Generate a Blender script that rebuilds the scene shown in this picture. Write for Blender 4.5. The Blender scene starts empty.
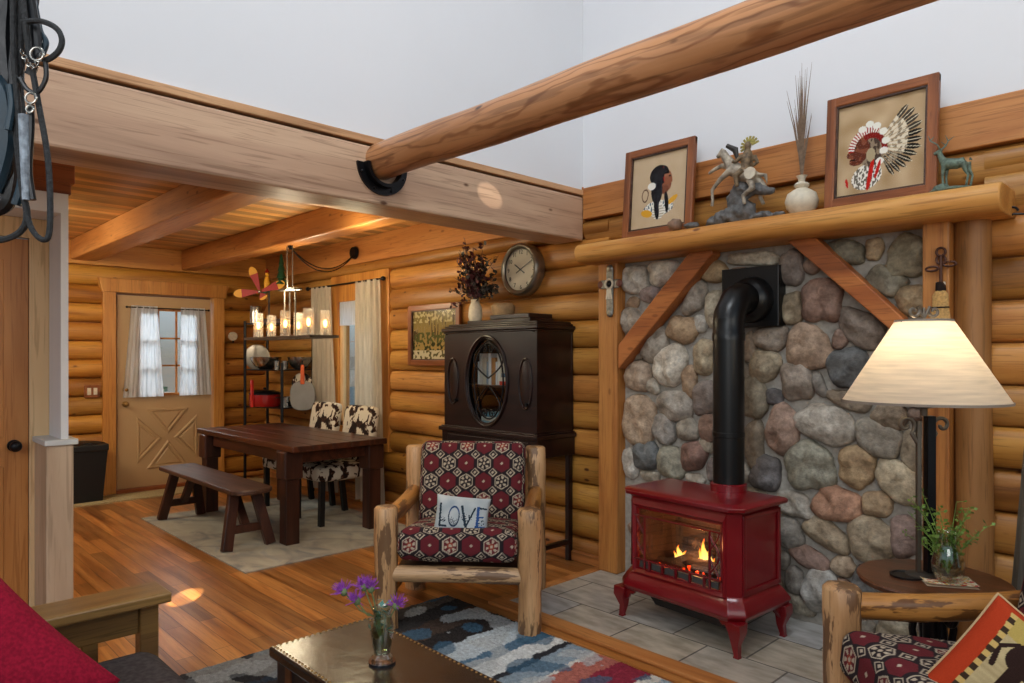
import bpy, math, random
from mathutils import Vector, Matrix, noise
R0 = random.Random(7)
col = bpy.context.scene.collection
PI = math.pi
# ---------------------------------------------------------------- measuring (survey of the photograph)
FPX, HOR, HC = 702.0, 357.0, 1.42
AA = math.atan2(677, 702); SS, CC = math.sin(AA), math.cos(AA)
def ray(px, py):
    u = (px-512)/FPX; v = (HOR-py)/FPX
    return (-CC+u*SS, SS+u*CC, v)
def onY(px, py, Y):
    d = ray(px, py); t = Y/d[1]; return Vector((d[0]*t, Y, HC+d[2]*t))
def onX(px, py, X):
    d = ray(px, py); t = X/d[0]; return Vector((X, d[1]*t, HC+d[2]*t))
def atD(px, py, D):
    d = ray(px, py); return Vector((d[0]*D, d[1]*D, HC+d[2]*D))
def depth(x, y): return -x*CC+y*SS
# ---------------------------------------------------------------- colours and materials
def S(h):
    h = h.lstrip('#'); c = [int(h[i:i+2], 16)/255 for i in (0, 2, 4)]
    return tuple((v/12.92 if v <= .04045 else ((v+.055)/1.055)**2.4) for v in c)
def mixc(a, b, t): return tuple(a[i]*(1-t)+b[i]*t for i in range(3))
def newmat(name):
    m = bpy.data.materials.new(name); m.use_nodes = True
    nt = m.node_tree; b = nt.nodes['Principled BSDF']; return m, nt, b
def setp(b, rough=.5, metal=0, spec=.5, coat=0, trans=0):
    b.inputs['Roughness'].default_value = rough; b.inputs['Metallic'].default_value = metal
    b.inputs['Specular IOR Level'].default_value = spec; b.inputs['Coat Weight'].default_value = coat
    b.inputs['Transmission Weight'].default_value = trans
def N(nt, t, **k):
    n = nt.nodes.new(t)
    for a, v in k.items():
        if a in n.inputs: n.inputs[a].default_value = v
        else: setattr(n, a, v)
    return n
def ramp(nt, fac, stops):
    r = nt.nodes.new('ShaderNodeValToRGB'); e = r.color_ramp.elements
    while len(e) < len(stops): e.new(.5)
    for i, (p, c) in enumerate(stops):
        e[i].position = p; e[i].color = (c[0], c[1], c[2], 1)
    nt.links.new(fac, r.inputs[0]); return r.outputs[0]
def mixn(nt, fac, a, b, mode='MIX'):
    m = nt.nodes.new('ShaderNodeMix'); m.data_type = 'RGBA'; m.blend_type = mode
    for s, i in ((fac, 0), (a, 6), (b, 7)):
        if isinstance(s, (int, float)): m.inputs[i].default_value = s
        elif isinstance(s, tuple): m.inputs[i].default_value = (s[0], s[1], s[2], 1)
        else: nt.links.new(s, m.inputs[i])
    return m.outputs[2]
def coords(nt, scale, rot=(0, 0, 0), loc=(0, 0, 0)):
    tc = nt.nodes.new('ShaderNodeTexCoord'); mp = nt.nodes.new('ShaderNodeMapping')
    mp.inputs['Scale'].default_value = scale; mp.inputs['Rotation'].default_value = rot; mp.inputs['Location'].default_value = loc
    nt.links.new(tc.outputs['Object'], mp.inputs[0]); return mp.outputs[0]
def bump(nt, b, h, st=.3, dist=.01):
    n = N(nt, 'ShaderNodeBump'); n.inputs['Strength'].default_value = st; n.inputs['Distance'].default_value = dist
    nt.links.new(h, n.inputs['Height']); nt.links.new(n.outputs[0], b.inputs['Normal'])
def plain(name, c, rough=.5, metal=0, spec=.5, coat=0, emit=0, var=.12, scale=8, bmp=.0):
    m, nt, b = newmat(name); setp(b, rough, metal, spec, coat)
    c = S(c) if isinstance(c, str) else c
    n = N(nt, 'ShaderNodeTexNoise'); n.inputs['Scale'].default_value = scale; n.inputs['Detail'].default_value = 5
    nt.links.new(coords(nt, (1, 1, 1)), n.inputs['Vector'])
    o = ramp(nt, n.outputs[0], [(.3, tuple(v*(1-var) for v in c)), (.7, tuple(min(1, v*(1+var)) for v in c))])
    nt.links.new(o, b.inputs['Base Color'])
    if bmp: bump(nt, b, n.outputs[0], bmp)
    if emit: nt.links.new(o, b.inputs['Emission Color']); b.inputs['Emission Strength'].default_value = emit
    return m
def wood(name, c1, c2, dark='#4a2610', axis='X', sc=3.0, stretch=14, rough=.42, knots=.5, tint=False, plank=None, spec=.4, coat=0, bmp=.12, wav=True, bark=0, kn=None):
    """grain runs along the given local axis"""
    m, nt, b = newmat(name); setp(b, rough, 0, spec, coat)
    c1, c2, dark = S(c1), S(c2), S(dark)
    s = [stretch]*3; s['XYZ'.index(axis)] = 1
    v = coords(nt, tuple(s))
    n = N(nt, 'ShaderNodeTexNoise'); n.inputs['Scale'].default_value = sc*.35; n.inputs['Detail'].default_value = 7; n.inputs['Distortion'].default_value = .6
    nt.links.new(v, n.inputs['Vector'])
    o = ramp(nt, n.outputs[0], [(.30, mixc(c1, dark, .45)), (.42, c1), (.62, c2), (.8, mixc(c1, c2, .4))])
    s2 = [stretch*2.2]*3; s2['XYZ'.index(axis)] = .8
    n2 = N(nt, 'ShaderNodeTexNoise'); n2.inputs['Scale'].default_value = sc*1.6; n2.inputs['Detail'].default_value = 3; n2.inputs['Distortion'].default_value = 1.2
    nt.links.new(coords(nt, tuple(s2)), n2.inputs['Vector'])
    f = N(nt, 'ShaderNodeMapRange'); f.inputs[1].default_value = .46; f.inputs[2].default_value = .36; f.inputs[3].default_value = 0; f.inputs[4].default_value = .36
    nt.links.new(n2.outputs[0], f.inputs[0]); o = mixn(nt, f.outputs[0], o, dark)
    if knots:
        s3 = [7.5]*3; s3['XYZ'.index(axis)] = 3.4
        s3['XYZ'.index(kn or {'X': 'Y', 'Y': 'X', 'Z': 'Y'}[axis])] = 0.0
        vo = N(nt, 'ShaderNodeTexVoronoi'); vo.inputs['Scale'].default_value = 1.0
        nt.links.new(coords(nt, tuple(s3)), vo.inputs['Vector'])
        mr = N(nt, 'ShaderNodeMapRange'); mr.inputs[1].default_value = .05; mr.inputs[2].default_value = .10; mr.inputs[3].default_value = min(1, knots*1.25); mr.inputs[4].default_value = 0
        nt.links.new(vo.outputs['Distance'], mr.inputs[0]); o = mixn(nt, mr.outputs[0], o, dark)
    if bark:
        s4 = [13.0]*3; s4['XYZ'.index(axis)] = 2.6
        nb = N(nt, 'ShaderNodeTexNoise'); nb.inputs['Scale'].default_value = 1.0; nb.inputs['Detail'].default_value = 5; nb.inputs['Roughness'].default_value = .6
        nt.links.new(coords(nt, tuple(s4)), nb.inputs['Vector'])
        mb_ = N(nt, 'ShaderNodeMapRange'); mb_.inputs[1].default_value = bark; mb_.inputs[2].default_value = bark+.02; mb_.inputs[3].default_value = 0; mb_.inputs[4].default_value = .85
        nt.links.new(nb.outputs[0], mb_.inputs[0]); o = mixn(nt, mb_.outputs[0], o, mixc(dark, c1, .18))
    if plank:   # (across axis, width, length or 0)
        ax, w, ln = plank
        br = N(nt, 'ShaderNodeTexBrick'); br.offset = .37; br.inputs['Scale'].default_value = 1
        br.inputs['Brick Width'].default_value = ln or 50; br.inputs['Row Height'].default_value = w
        br.inputs['Mortar Size'].default_value = .0018; br.inputs['Mortar Smooth'].default_value = .2; br.inputs['Bias'].default_value = 0
        br.inputs['Color1'].default_value = (.55, .55, .55, 1); br.inputs['Color2'].default_value = (1.25, 1.2, 1.1, 1); br.inputs['Mortar'].default_value = (.16, .12, .1, 1)
        rot = (0, 0, 0)
        if axis == 'Y': rot = (0, 0, PI/2)
        if axis == 'Z': rot = (0, PI/2, 0) if ax == 'Y' else (PI/2, 0, PI/2)
        tc = N(nt, 'ShaderNodeTexCoord'); sep = N(nt, 'ShaderNodeSeparateXYZ'); cmb = N(nt, 'ShaderNodeCombineXYZ')
        nt.links.new(tc.outputs['Object'], sep.inputs[0]); nt.links.new(sep.outputs[axis], cmb.inputs['X']); nt.links.new(sep.outputs[ax], cmb.inputs['Y'])
        nt.links.new(cmb.outputs[0], br.inputs['Vector'])
        o = mixn(nt, 1.0, o, br.outputs['Color'], 'MULTIPLY')
    if tint:
        a = N(nt, 'ShaderNodeAttribute'); a.attribute_name = 'Col'; o = mixn(nt, 1.0, o, a.outputs['Color'], 'MULTIPLY')
    nt.links.new(o, b.inputs['Base Color'])
    if bmp: bump(nt, b, n2.outputs[0], bmp, .006)
    return m
def attrmat(name, rough=.8, spec=.2, noisy=0, scale=60, bmp=0, emit=0, sheen=0):
    m, nt, b = newmat(name); setp(b, rough, 0, spec)
    a = N(nt, 'ShaderNodeAttribute'); a.attribute_name = 'Col'; o = a.outputs['Color']
    n = N(nt, 'ShaderNodeTexNoise'); n.inputs['Scale'].default_value = scale; n.inputs['Detail'].default_value = 6; n.inputs['Roughness'].default_value = .65
    nt.links.new(coords(nt, (1, 1, 1)), n.inputs['Vector'])
    if noisy:
        r = ramp(nt, n.outputs[0], [(.3, (1-noisy,)*3), (.7, (1+noisy,)*3)]); o = mixn(nt, 1.0, o, r, 'MULTIPLY')
    nt.links.new(o, b.inputs['Base Color'])
    if bmp: bump(nt, b, n.outputs[0], bmp, .01)
    if emit: nt.links.new(o, b.inputs['Emission Color']); b.inputs['Emission Strength'].default_value = emit
    return m
def glassmat(name, tint=(1, 1, 1), base=.06, gl=.5, rough=.02):
    m = bpy.data.materials.new(name); m.use_nodes = True; nt = m.node_tree; nt.nodes.clear()
    o = N(nt, 'ShaderNodeOutputMaterial'); t = N(nt, 'ShaderNodeBsdfTransparent'); g = N(nt, 'ShaderNodeBsdfGlossy'); mx = N(nt, 'ShaderNodeMixShader')
    t.inputs[0].default_value = (*tint, 1); g.inputs['Roughness'].default_value = rough
    lw = N(nt, 'ShaderNodeLayerWeight'); lw.inputs[0].default_value = .35
    mr = N(nt, 'ShaderNodeMapRange'); mr.inputs[3].default_value = base; mr.inputs[4].default_value = gl
    nt.links.new(lw.outputs['Facing'], mr.inputs[0]); nt.links.new(mr.outputs[0], mx.inputs[0])
    nt.links.new(t.outputs[0], mx.inputs[1]); nt.links.new(g.outputs[0], mx.inputs[2]); nt.links.new(mx.outputs[0], o.inputs[0]); return m
def cloth(name, c, trans=.4, rough=.9, emit=0, c2=None, scale=(60, 60, 6)):
    m = bpy.data.materials.new(name); m.use_nodes = True; nt = m.node_tree; nt.nodes.clear()
    o = N(nt, 'ShaderNodeOutputMaterial'); d = N(nt, 'ShaderNodeBsdfDiffuse'); t = N(nt, 'ShaderNodeBsdfTranslucent'); mx = N(nt, 'ShaderNodeMixShader')
    c = S(c); n = N(nt, 'ShaderNodeTexNoise'); n.inputs['Scale'].default_value = 1; n.inputs['Detail'].default_value = 4
    nt.links.new(coords(nt, scale), n.inputs['Vector'])
    cc = ramp(nt, n.outputs[0], [(.3, tuple(v*.84 for v in c)), (.7, tuple(min(1, v*1.08) for v in c))])
    nt.links.new(cc, d.inputs[0]); nt.links.new(cc, t.inputs[0]); mx.inputs[0].default_value = trans
    nt.links.new(d.outputs[0], mx.inputs[1]); nt.links.new(t.outputs[0], mx.inputs[2]); nt.links.new(mx.outputs[0], o.inputs[0]); return m
def fabric(name, c, c2, scale=250, rough=.9, bmp=.3):
    m, nt, b = newmat(name); setp(b, rough, 0, .2)
    n = N(nt, 'ShaderNodeTexNoise'); n.inputs['Scale'].default_value = scale; nt.links.new(coords(nt, (1, 1, 1)), n.inputs['Vector'])
    nt.links.new(ramp(nt, n.outputs[0], [(.35, S(c)), (.65, S(c2))]), b.inputs['Base Color']); bump(nt, b, n.outputs[0], bmp, .003); return m
def emis(name, c, st):
    m, nt, b = newmat(name); b.inputs['Base Color'].default_value = (*S(c), 1); b.inputs['Emission Color'].default_value = (*S(c), 1); b.inputs['Emission Strength'].default_value = st
    n = N(nt, 'ShaderNodeTexNoise'); n.inputs['Scale'].default_value = 12
    nt.links.new(ramp(nt, n.outputs[0], [(.3, tuple(.9*v for v in S(c))), (.7, S(c))]), b.inputs['Emission Color']); return m

M = {}
M['log'] = wood('honey_log_wall', '#a87234', '#c18e48', '#52280c', 'X', 2.2, 9, .42, .8, tint=True, spec=.4, bmp=.2)
M['logY'] = wood('honey_log_wall_y', '#a86e2e', '#c18a3e', '#54280a', 'Y', 2.2, 9, .42, .8, tint=True, spec=.4, bmp=.2)
M['plankX'] = wood('orange_plank', '#b0703a', '#c4854a', '#5c2c0e', 'X', 2.2, 10, .45, .5)
M['mantel'] = wood('mantel_log', '#bc7e3a', '#d09850', '#643410', 'X', 2, 10, .45, .7, kn='Y')
M['header'] = wood('header_timber', '#b8957a', '#ccaa8c', '#62402a', 'Y', 1.6, 12, .42, .8, bmp=.15)
M['cap'] = wood('header_cap', '#c4956a', '#d2a67c', '#6e4426', 'Y', 1.8, 9, .45, .3)
M['beamX'] = wood('ceiling_beam', '#a86830', '#be8044', '#5c2a0c', 'X', 2, 9, .45, .5)
M['ceil'] = wood('tongue_groove', '#c48e50', '#dcaa68', '#6a3812', 'Y', 2.2, 10, .42, .7, plank=('X', .11, 0))
M['floor'] = wood('hickory_floor', '#a0642f', '#c08448', '#4a2209', 'X', 3.0, 14, .28, .12, plank=('Y', .088, 1.15), spec=.5, bmp=.08)
M['trimZ'] = wood('pine_casing', '#b87834', '#ca8e46', '#7a3e12', 'Z', 2.2, 9, .42, .6)
M['trimY'] = wood('pine_casing_y', '#b87834', '#ca8e46', '#7a3e12', 'Y', 2.2, 9, .42, .4)
M['postZ'] = wood('square_post', '#a86a34', '#bc8042', '#5c2e10', 'Z', 2.6, 14, .45, .4)
M['brace'] = wood('brace_timber', '#a05a2c', '#b46e38', '#4a220c', 'X', 3, 7, .45, .35)
M['pole'] = wood('trunk_post', '#8c5e30', '#a07040', '#442a0e', 'Z', 1.6, 10, .5, .3)
M['loft'] = wood('peeled_beam', '#aa7448', '#c08a5e', '#3e1e0c', 'X', 1.5, 5, .36, .9, spec=.5, bmp=.25)
M['box'] = wood('dark_fir', '#874823', '#9c5830', '#3c1a0a', 'Y', 2, 10, .5, .1)
M['greywood'] = wood('grey_wainscot', '#b39a80', '#cbb49a', '#7a634c', 'Z', 1.6, 6, .55, .15)
M['door'] = wood('pantry_door', '#b4743a', '#c4864a', '#7c3e12', 'Z', 1.8, 8, .4, .2)
M['palecase'] = wood('pale_casing', '#d8b07c', '#e2c092', '#94683a', 'Z', 1.6, 8, .5, .05)
M['dark'] = wood('walnut_table', '#3c1e12', '#582e1c', '#1c0c06', 'X', 3, 12, .3, .1, spec=.5, bmp=.1)
M['darkZ'] = wood('walnut_legs', '#341a10', '#4a281a', '#1c0c06', 'Z', 3, 12, .4, .1)
M['bench'] = wood('bench_wood', '#3c2418', '#5c4032', '#140a06', 'X', 3, 12, .42, .1)
M['cab'] = wood('ebonised_mahogany', '#150807', '#230f0c', '#050303', 'X', 3, 10, .3, 0, spec=.5)
M['chairlog'] = wood('peeled_pine', '#b08458', '#c89e70', '#34180c', 'Z', 4, 7, .4, .4, spec=.5, bmp=.25, bark=.535)
M['chairlogX'] = wood('peeled_pine_x', '#a88058', '#c09a70', '#3c1c0c', 'X', 4, 7, .4, .4, spec=.5, bmp=.25, bark=.55)
M['chairlogY'] = wood('peeled_pine_y', '#9c6630', '#b88040', '#3c1c0c', 'Y', 4, 7, .3, .4, spec=.5, bmp=.25, bark=.525)  # rail wood, with the lamp's warm cast put into its deeper amber
M['sofawood'] = wood('mission_oak', '#7c5a34', '#94703e', '#38220e', 'Y', 3, 12, .3, 0, spec=.5)
M['coffee'] = plain('coffee_leather', '#2c2018', .22, spec=.6, var=.4, scale=14, bmp=.15)
M['sidetop'] = wood('side_table_top', '#54301c', '#6c4028', '#20100a', 'X', 3, 10, .3, 0, spec=.5)
M['white'] = plain('white_drywall', '#dcdde0', .9, var=.012, scale=2)
M['whitecap'] = plain('white_paint', '#c8cccc', .5, var=.02)
M['mortar'] = plain('mortar', '#a09a90', .95, var=.15, scale=40, bmp=.5)
M['stone'] = attrmat('river_stone', .68, .35, .38, 34, .9)
M['tile'] = None
M['iron'] = plain('black_iron', '#16161a', .38, .6, var=.1)
M['stovepipe'] = plain('stove_pipe_black', '#0b0c0d', .34, .3, spec=.6, var=.1)
M['red'] = plain('red_enamel', '#720a14', .28, 0, spec=.5, coat=.35, var=.06)
M['reddark'] = plain('red_enamel_shade', '#5c0a12', .25, 0, coat=.5, var=.05)
M['steel'] = plain('brushed_steel', '#b8b4ac', .25, 1, var=.08)
M['bronze'] = plain('antique_nickel', '#6e665c', .45, .8, var=.1)
M['brass'] = plain('brass', '#a07c48', .4, .9, var=.15)
M['cream'] = plain('cream_door', '#b8966c', .5, var=.02)
M['plastic'] = plain('black_plastic', '#0c0c0e', .45, var=.05)
M['pglass'] = glassmat('picture_glass', (1, 1, 1), .0, .04, .2)
M['glass'] = glassmat('clear_glass', (.98, 1, 1), .05, .5)
M['vaseglass'] = glassmat('vase_glass', (.86, .93, .9), .10, .75)
M['frost'] = None
M['curtain'] = cloth('linen_curtain', '#c8bca8', .35)
M['sheer'] = cloth('sheer_curtain', '#e8ecf2', .6)
M['shade'] = cloth('lamp_linen', '#f0e2cc', .6, scale=(6, 6, 90))
M['kil'] = attrmat('kilim', .85, .15, .12, 300, .3)
M['paint'] = attrmat('painted', .9, .1)
M['rug'] = attrmat('shag', .95, .05, .25, 220, .8)
M['redpillow'] = fabric('crimson_velvet', '#7c0a24', '#98122e', 120)
M['sofacush'] = fabric('charcoal_suede', '#3a3230', '#4a4240', 60, bmp=.1)
M['frame'] = wood('oak_frame', '#7c4420', '#955830', '#3a1c0a', 'X', 4, 12, .35, 0)
M['frameZ'] = wood('oak_frame_z', '#7c4420', '#955830', '#3a1c0a', 'Z', 4, 12, .35, 0)
M['leather'] = plain('black_leather', '#101216', .35, spec=.6, var=.3, scale=30, bmp=.2)
M['rope'] = plain('grey_rope', '#2a2c2e', .75, var=.3, scale=120, bmp=.5)
M['bluestrap'] = plain('blue_grey_strap', '#28404e', .4, var=.25, scale=20)
M['flower'] = plain('purple_petal', '#9a4ab0', .7, var=.3, scale=60)
M['stem'] = plain('grey_green_stem', '#6c7a50', .6, var=.2, scale=40)
M['leafg'] = plain('fresh_leaf', '#6c8c3a', .55, var=.35, scale=40)
M['leafm'] = plain('burgundy_leaf', '#4a1c24', .5, var=.4, scale=30)
M['leafd'] = plain('dark_dried_leaf', '#2c2620', .6, var=.4, scale=30)
M['patina'] = plain('verdigris_bronze', '#5c6c5e', .55, .2, var=.5, scale=60, bmp=.4)
M['ceramic'] = plain('cream_ceramic', '#cfc4ae', .45, var=.12, scale=40)
M['terra'] = plain('buff_ceramic', '#a88a64', .6, var=.2, scale=30)
M['rock'] = plain('grey_sculpted_rock', '#5c5a58', .7, var=.4, scale=40, bmp=.6)
M['grass'] = plain('dried_grass', '#7a6450', .8, var=.3, scale=50)
M['mat'] = fabric('door_mat', '#9c8a64', '#b8a67c', 90)
M['fireb'] = None

nt = M['loft'].node_tree; b = nt.nodes['Principled BSDF']; src = b.inputs['Base Color'].links[0].from_socket
wv = N(nt, 'ShaderNodeTexWave'); wv.wave_type = 'RINGS'; wv.rings_direction = 'X'; wv.inputs['Scale'].default_value = 6; wv.inputs['Distortion'].default_value = 14; wv.inputs['Detail'].default_value = 3; wv.inputs['Detail Scale'].default_value = .8
nt.links.new(coords(nt, (.35, 1.6, 1.6)), wv.inputs['Vector'])
nt.links.new(mixn(nt, 1.0, src, ramp(nt, wv.outputs['Fac'], [(.0, (.62, .52, .45)), (.22, (1, 1, 1)), (1, (1.06, 1.05, 1.04))]), 'MULTIPLY'), b.inputs['Base Color'])
# ---------------------------------------------------------------- mesh builder
class MB:
    def __init__(s): s.v = []; s.f = []; s.c = None; s.mi = []
    def add(s, vs, fs, c=None, mi=0):
        n = len(s.v); s.v += [Vector(p) for p in vs]; s.f += [tuple(i+n for i in f) for f in fs]; s.mi += [mi]*len(fs)
        if c is not None or s.c is not None:
            if s.c is None: s.c = [(1, 1, 1)]*n
            if c is None: c = (1, 1, 1)
            s.c += (list(c) if isinstance(c, list) else [c]*len(vs))
        return s
    def box(s, x0, x1, y0, y1, z0, z1, c=None, mi=0):
        return s.add([(x, y, z) for z in (z0, z1) for y in (y0, y1) for x in (x0, x1)], [(0, 2, 3, 1), (4, 5, 7, 6), (0, 1, 5, 4), (2, 6, 7, 3), (0, 4, 6, 2), (1, 3, 7, 5)], c, mi)
    def obox(s, a, b, w, h, up=(0, 0, 1), c=None, mi=0):
        """bar from a to b, w across, h along up"""
        a, b = Vector(a), Vector(b); d = (b-a).normalized(); up = Vector(up)
        sx = d.cross(up).normalized(); u = sx.cross(d).normalized()
        vs = [p+sx*i*w/2+u*j*h/2 for p in (a, b) for j in (-1, 1) for i in (-1, 1)]
        return s.add(vs, [(0, 2, 3, 1), (4, 5, 7, 6), (0, 1, 5, 4), (2, 6, 7, 3), (0, 4, 6, 2), (1, 3, 7, 5)], c, mi)
    def tube(s, pts, r, n=12, c=None, cap=True, mi=0, wob=0, closed=False):
        pts = [Vector(p) for p in pts]; rs = r if isinstance(r, (list, tuple)) else [r]*len(pts)
        vs = []; fs = []; prev = None
        for i, p in enumerate(pts):
            if closed: d = pts[(i+1) % len(pts)]-pts[i-1]
            else: d = pts[min(i+1, len(pts)-1)]-pts[max(i-1, 0)]
            d.normalize()
            if prev is None:
                a = Vector((0, 0, 1)) if abs(d.z) < .9 else Vector((1, 0, 0)); x = d.cross(a).normalized()
            else: x = (prev-d*prev.dot(d)).normalized()
            y = d.cross(x); prev = x
            for k in range(n):
                t = 2*PI*k/n; rr = rs[i]
                q = x*math.cos(t)+y*math.sin(t)
                if wob: rr *= 1+wob*noise.noise(p*3+q*1.3)
                vs.append(p+q*rr)
        L = len(pts)
        for i in range(L if closed else L-1):
            for k in range(n): fs.append((i*n+k, i*n+(k+1) % n, ((i+1) % L)*n+(k+1) % n, ((i+1) % L)*n+k))
        if cap and not closed: fs += [tuple(reversed(range(n))), tuple(range((L-1)*n, L*n))]
        return s.add(vs, fs, c, mi)
    def lathe(s, prof, o=(0, 0, 0), n=24, c=None, mi=0, sx=1, sy=1, a0=0, a1=2*PI):
        o = Vector(o); full = abs(a1-a0-2*PI) < 1e-6; m = n if full else n+1; vs = []; fs = []
        for (r, z) in prof:
            for k in range(m):
                t = a0+(a1-a0)*k/n; vs.append(o+Vector((r*math.cos(t)*sx, r*math.sin(t)*sy, z)))
        for i in range(len(prof)-1):
            for k in range(n): 
                k2 = (k+1) % m; fs.append((i*m+k, i*m+k2, (i+1)*m+k2, (i+1)*m+k))
        return s.add(vs, fs, c, mi)
    def ell(s, o, r, n=16, c=None, rot=None, mi=0, wob=0, wf=3):
        o = Vector(o); vs = []; fs = []; h = n//2
        for i in range(h+1):
            a = PI*i/h
            for k in range(n):
                t = 2*PI*k/n; q = Vector((math.sin(a)*math.cos(t), math.sin(a)*math.sin(t), math.cos(a)))
                k2 = 1+wob*noise.noise(q*wf*.5+o*7) if wob else 1
                p = Vector((q.x*r[0], q.y*r[1], q.z*r[2]))*k2
                if rot: p = rot @ p
                vs.append(o+p)
        for i in range(h):
            for k in range(n): fs.append((i*n+k, (i+1)*n+k, (i+1)*n+(k+1) % n, i*n+(k+1) % n))
        return s.add(vs, fs, c, mi)
    def prism(s, poly, y0, y1, plane='XZ', c=None, mi=0):
        n = len(poly)
        def P(a, b, t): return {'XZ': (a, t, b), 'XY': (a, b, t), 'YZ': (t, a, b)}[plane]
        vs = [P(a, b, y0) for a, b in poly]+[P(a, b, y1) for a, b in poly]
        fs = [tuple(range(n)), tuple(reversed(range(n, 2*n)))]+[(i, i+n, (i+1) % n+n, (i+1) % n) for i in range(n)]
        return s.add(vs, fs, c, mi)
    def grid(s, fn, nu, nv, cf=None, mi=0):
        """fn(u,v)->point, cf(u,v)->colour ; u,v in 0..1"""
        vs = []; cs = []; fs = []
        for j in range(nv+1):
            for i in range(nu+1):
                u, v = i/nu, j/nv; vs.append(fn(u, v)); cs.append(cf(u, v) if cf else (1, 1, 1))
        for j in range(nv):
            for i in range(nu): a = j*(nu+1)+i; fs.append((a, a+1, a+nu+2, a+nu+1))
        return s.add(vs, fs, cs if cf else None, mi)
    def build(s, name, mat, parent=None, smooth=40, bevel=0, remesh=0, loc=None, rot=None, label=None, solid=0):
        me = bpy.data.meshes.new(name); me.from_pydata([tuple(p) for p in s.v], [], s.f); me.update()
        for mm in (mat if isinstance(mat, (list, tuple)) else [mat]): me.materials.append(M[mm] if isinstance(mm, str) else mm)
        if len(me.materials) > 1: me.polygons.foreach_set('material_index', s.mi)
        if s.c:
            ca = me.color_attributes.new('Col', 'FLOAT_COLOR', 'POINT'); fl = []
            for c in s.c: fl += [c[0], c[1], c[2], 1]
            ca.data.foreach_set('color', fl)
        o = bpy.data.objects.new(name, me); col.objects.link(o)
        if parent: o.parent = parent
        if loc: o.location = loc
        if rot: o.rotation_euler = rot
        if label: o['label'] = label
        import bmesh as bm_
        b = bm_.new(); b.from_mesh(me)
        bm_.ops.remove_doubles(b, verts=b.verts, dist=1e-6)
        bm_.ops.recalc_face_normals(b, faces=b.faces)
        if smooth:
            for f in b.faces: f.smooth = True
            for e in b.edges:
                if len(e.link_faces) == 2 and e.calc_face_angle(0) > math.radians(smooth): e.smooth = False
        b.to_mesh(me); b.free()
        if remesh:
            r = o.modifiers.new('r', 'REMESH'); r.mode = 'VOXEL'; r.voxel_size = remesh; r.use_smooth_shade = True
            sm = o.modifiers.new('s', 'SMOOTH'); sm.iterations = 3
        if solid: so = o.modifiers.new('so', 'SOLIDIFY'); so.thickness = solid; so.offset = 0
        if bevel:
            bv = o.modifiers.new('b', 'BEVEL'); bv.width = bevel; bv.segments = 2; bv.limit_method = 'ANGLE'; bv.angle_limit = math.radians(35)
        return o
def thing(name, label, cat, loc=(0, 0, 0), rz=0, group=None, rot=None):
    o = bpy.data.objects.new(name, None); col.objects.link(o); o.location = loc; o.rotation_euler = rot or (0, 0, rz)
    o['label'] = label; o['category'] = cat; o.empty_display_size = .05
    if group: o['group'] = group
    return o
def tag(o, label, cat, group=None, kind=None):
    o['label'] = label; o['category'] = cat
    if group: o['group'] = group
    if kind: o['kind'] = kind
    return o
def st(o, label=None):
    o['kind'] = 'structure'
    if label: o['label'] = label
    return o
def copy_tree(o, loc, rz, label, parent=None):
    c = o.copy(); col.objects.link(c)
    if parent: c.parent = parent
    else: c.location = loc; c.rotation_euler = (0, 0, rz); c['label'] = label
    for ch in list(o.children): copy_tree(ch, None, None, None, c)
    return c
def logcol(): 
    k = R0.uniform(.72, 1.15); return (k, k*R0.uniform(.88, 1.02), k*R0.uniform(.75, 1.02))

# ---------------------------------------------------------------- THE SHELL
WN, WW = 3.80, -8.20      # log wall backing planes
def hlog(mb, axis, a0, a1, z0, z1, plane, bulge=.075, cl=None):
    """half-round log along X (axis 0) or Y (axis 1); plane = flat coordinate, the round bulges into the room"""
    nl = max(2, int((a1-a0)/.25)); npf = 9; vs = []; fs = []; zc = (z0+z1)/2; hh = (z1-z0)/2; cl = cl or logcol()
    for i in range(nl+1):
        a = a0+(a1-a0)*i/nl; nz = noise.noise(Vector((a*.7, zc*9, plane)))
        endk = 1.0
        for k in range(npf):
            t = -PI/2+PI*k/(npf-1)
            b = math.cos(t)**.55*bulge*(1+.18*nz) if abs(t) < PI/2-.01 else -.01; z = zc+math.sin(t)*hh*(1+.0*nz)
            z += .006*nz
            vs.append((a, plane-b, z) if axis == 0 else (plane+b, a, z))
    for i in range(nl):
        for k in range(npf-1): fs.append((i*npf+k, i*npf+k+1, (i+1)*npf+k+1, (i+1)*npf+k))
    fs += [tuple(range(npf)), tuple(reversed(range(nl*npf, (nl+1)*npf)))]
    mb.add(vs, fs, cl)
def seams(z0, z1, ph=1.487, p=.19):
    k0 = math.floor((z0-ph)/p)+1; out = [z0]
    k = k0
    while ph+k*p < z1-.03:
        if ph+k*p > z0+.03: out.append(ph+k*p)
        k += 1
    return out+[z1]
# floor
mb = MB(); mb.box(WW-.2, 2.5, -4.5, WN+.2, -.1, 0); st(mb.build('floor', 'floor', smooth=0), 'warm hickory plank floor running toward the entry door')
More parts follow.
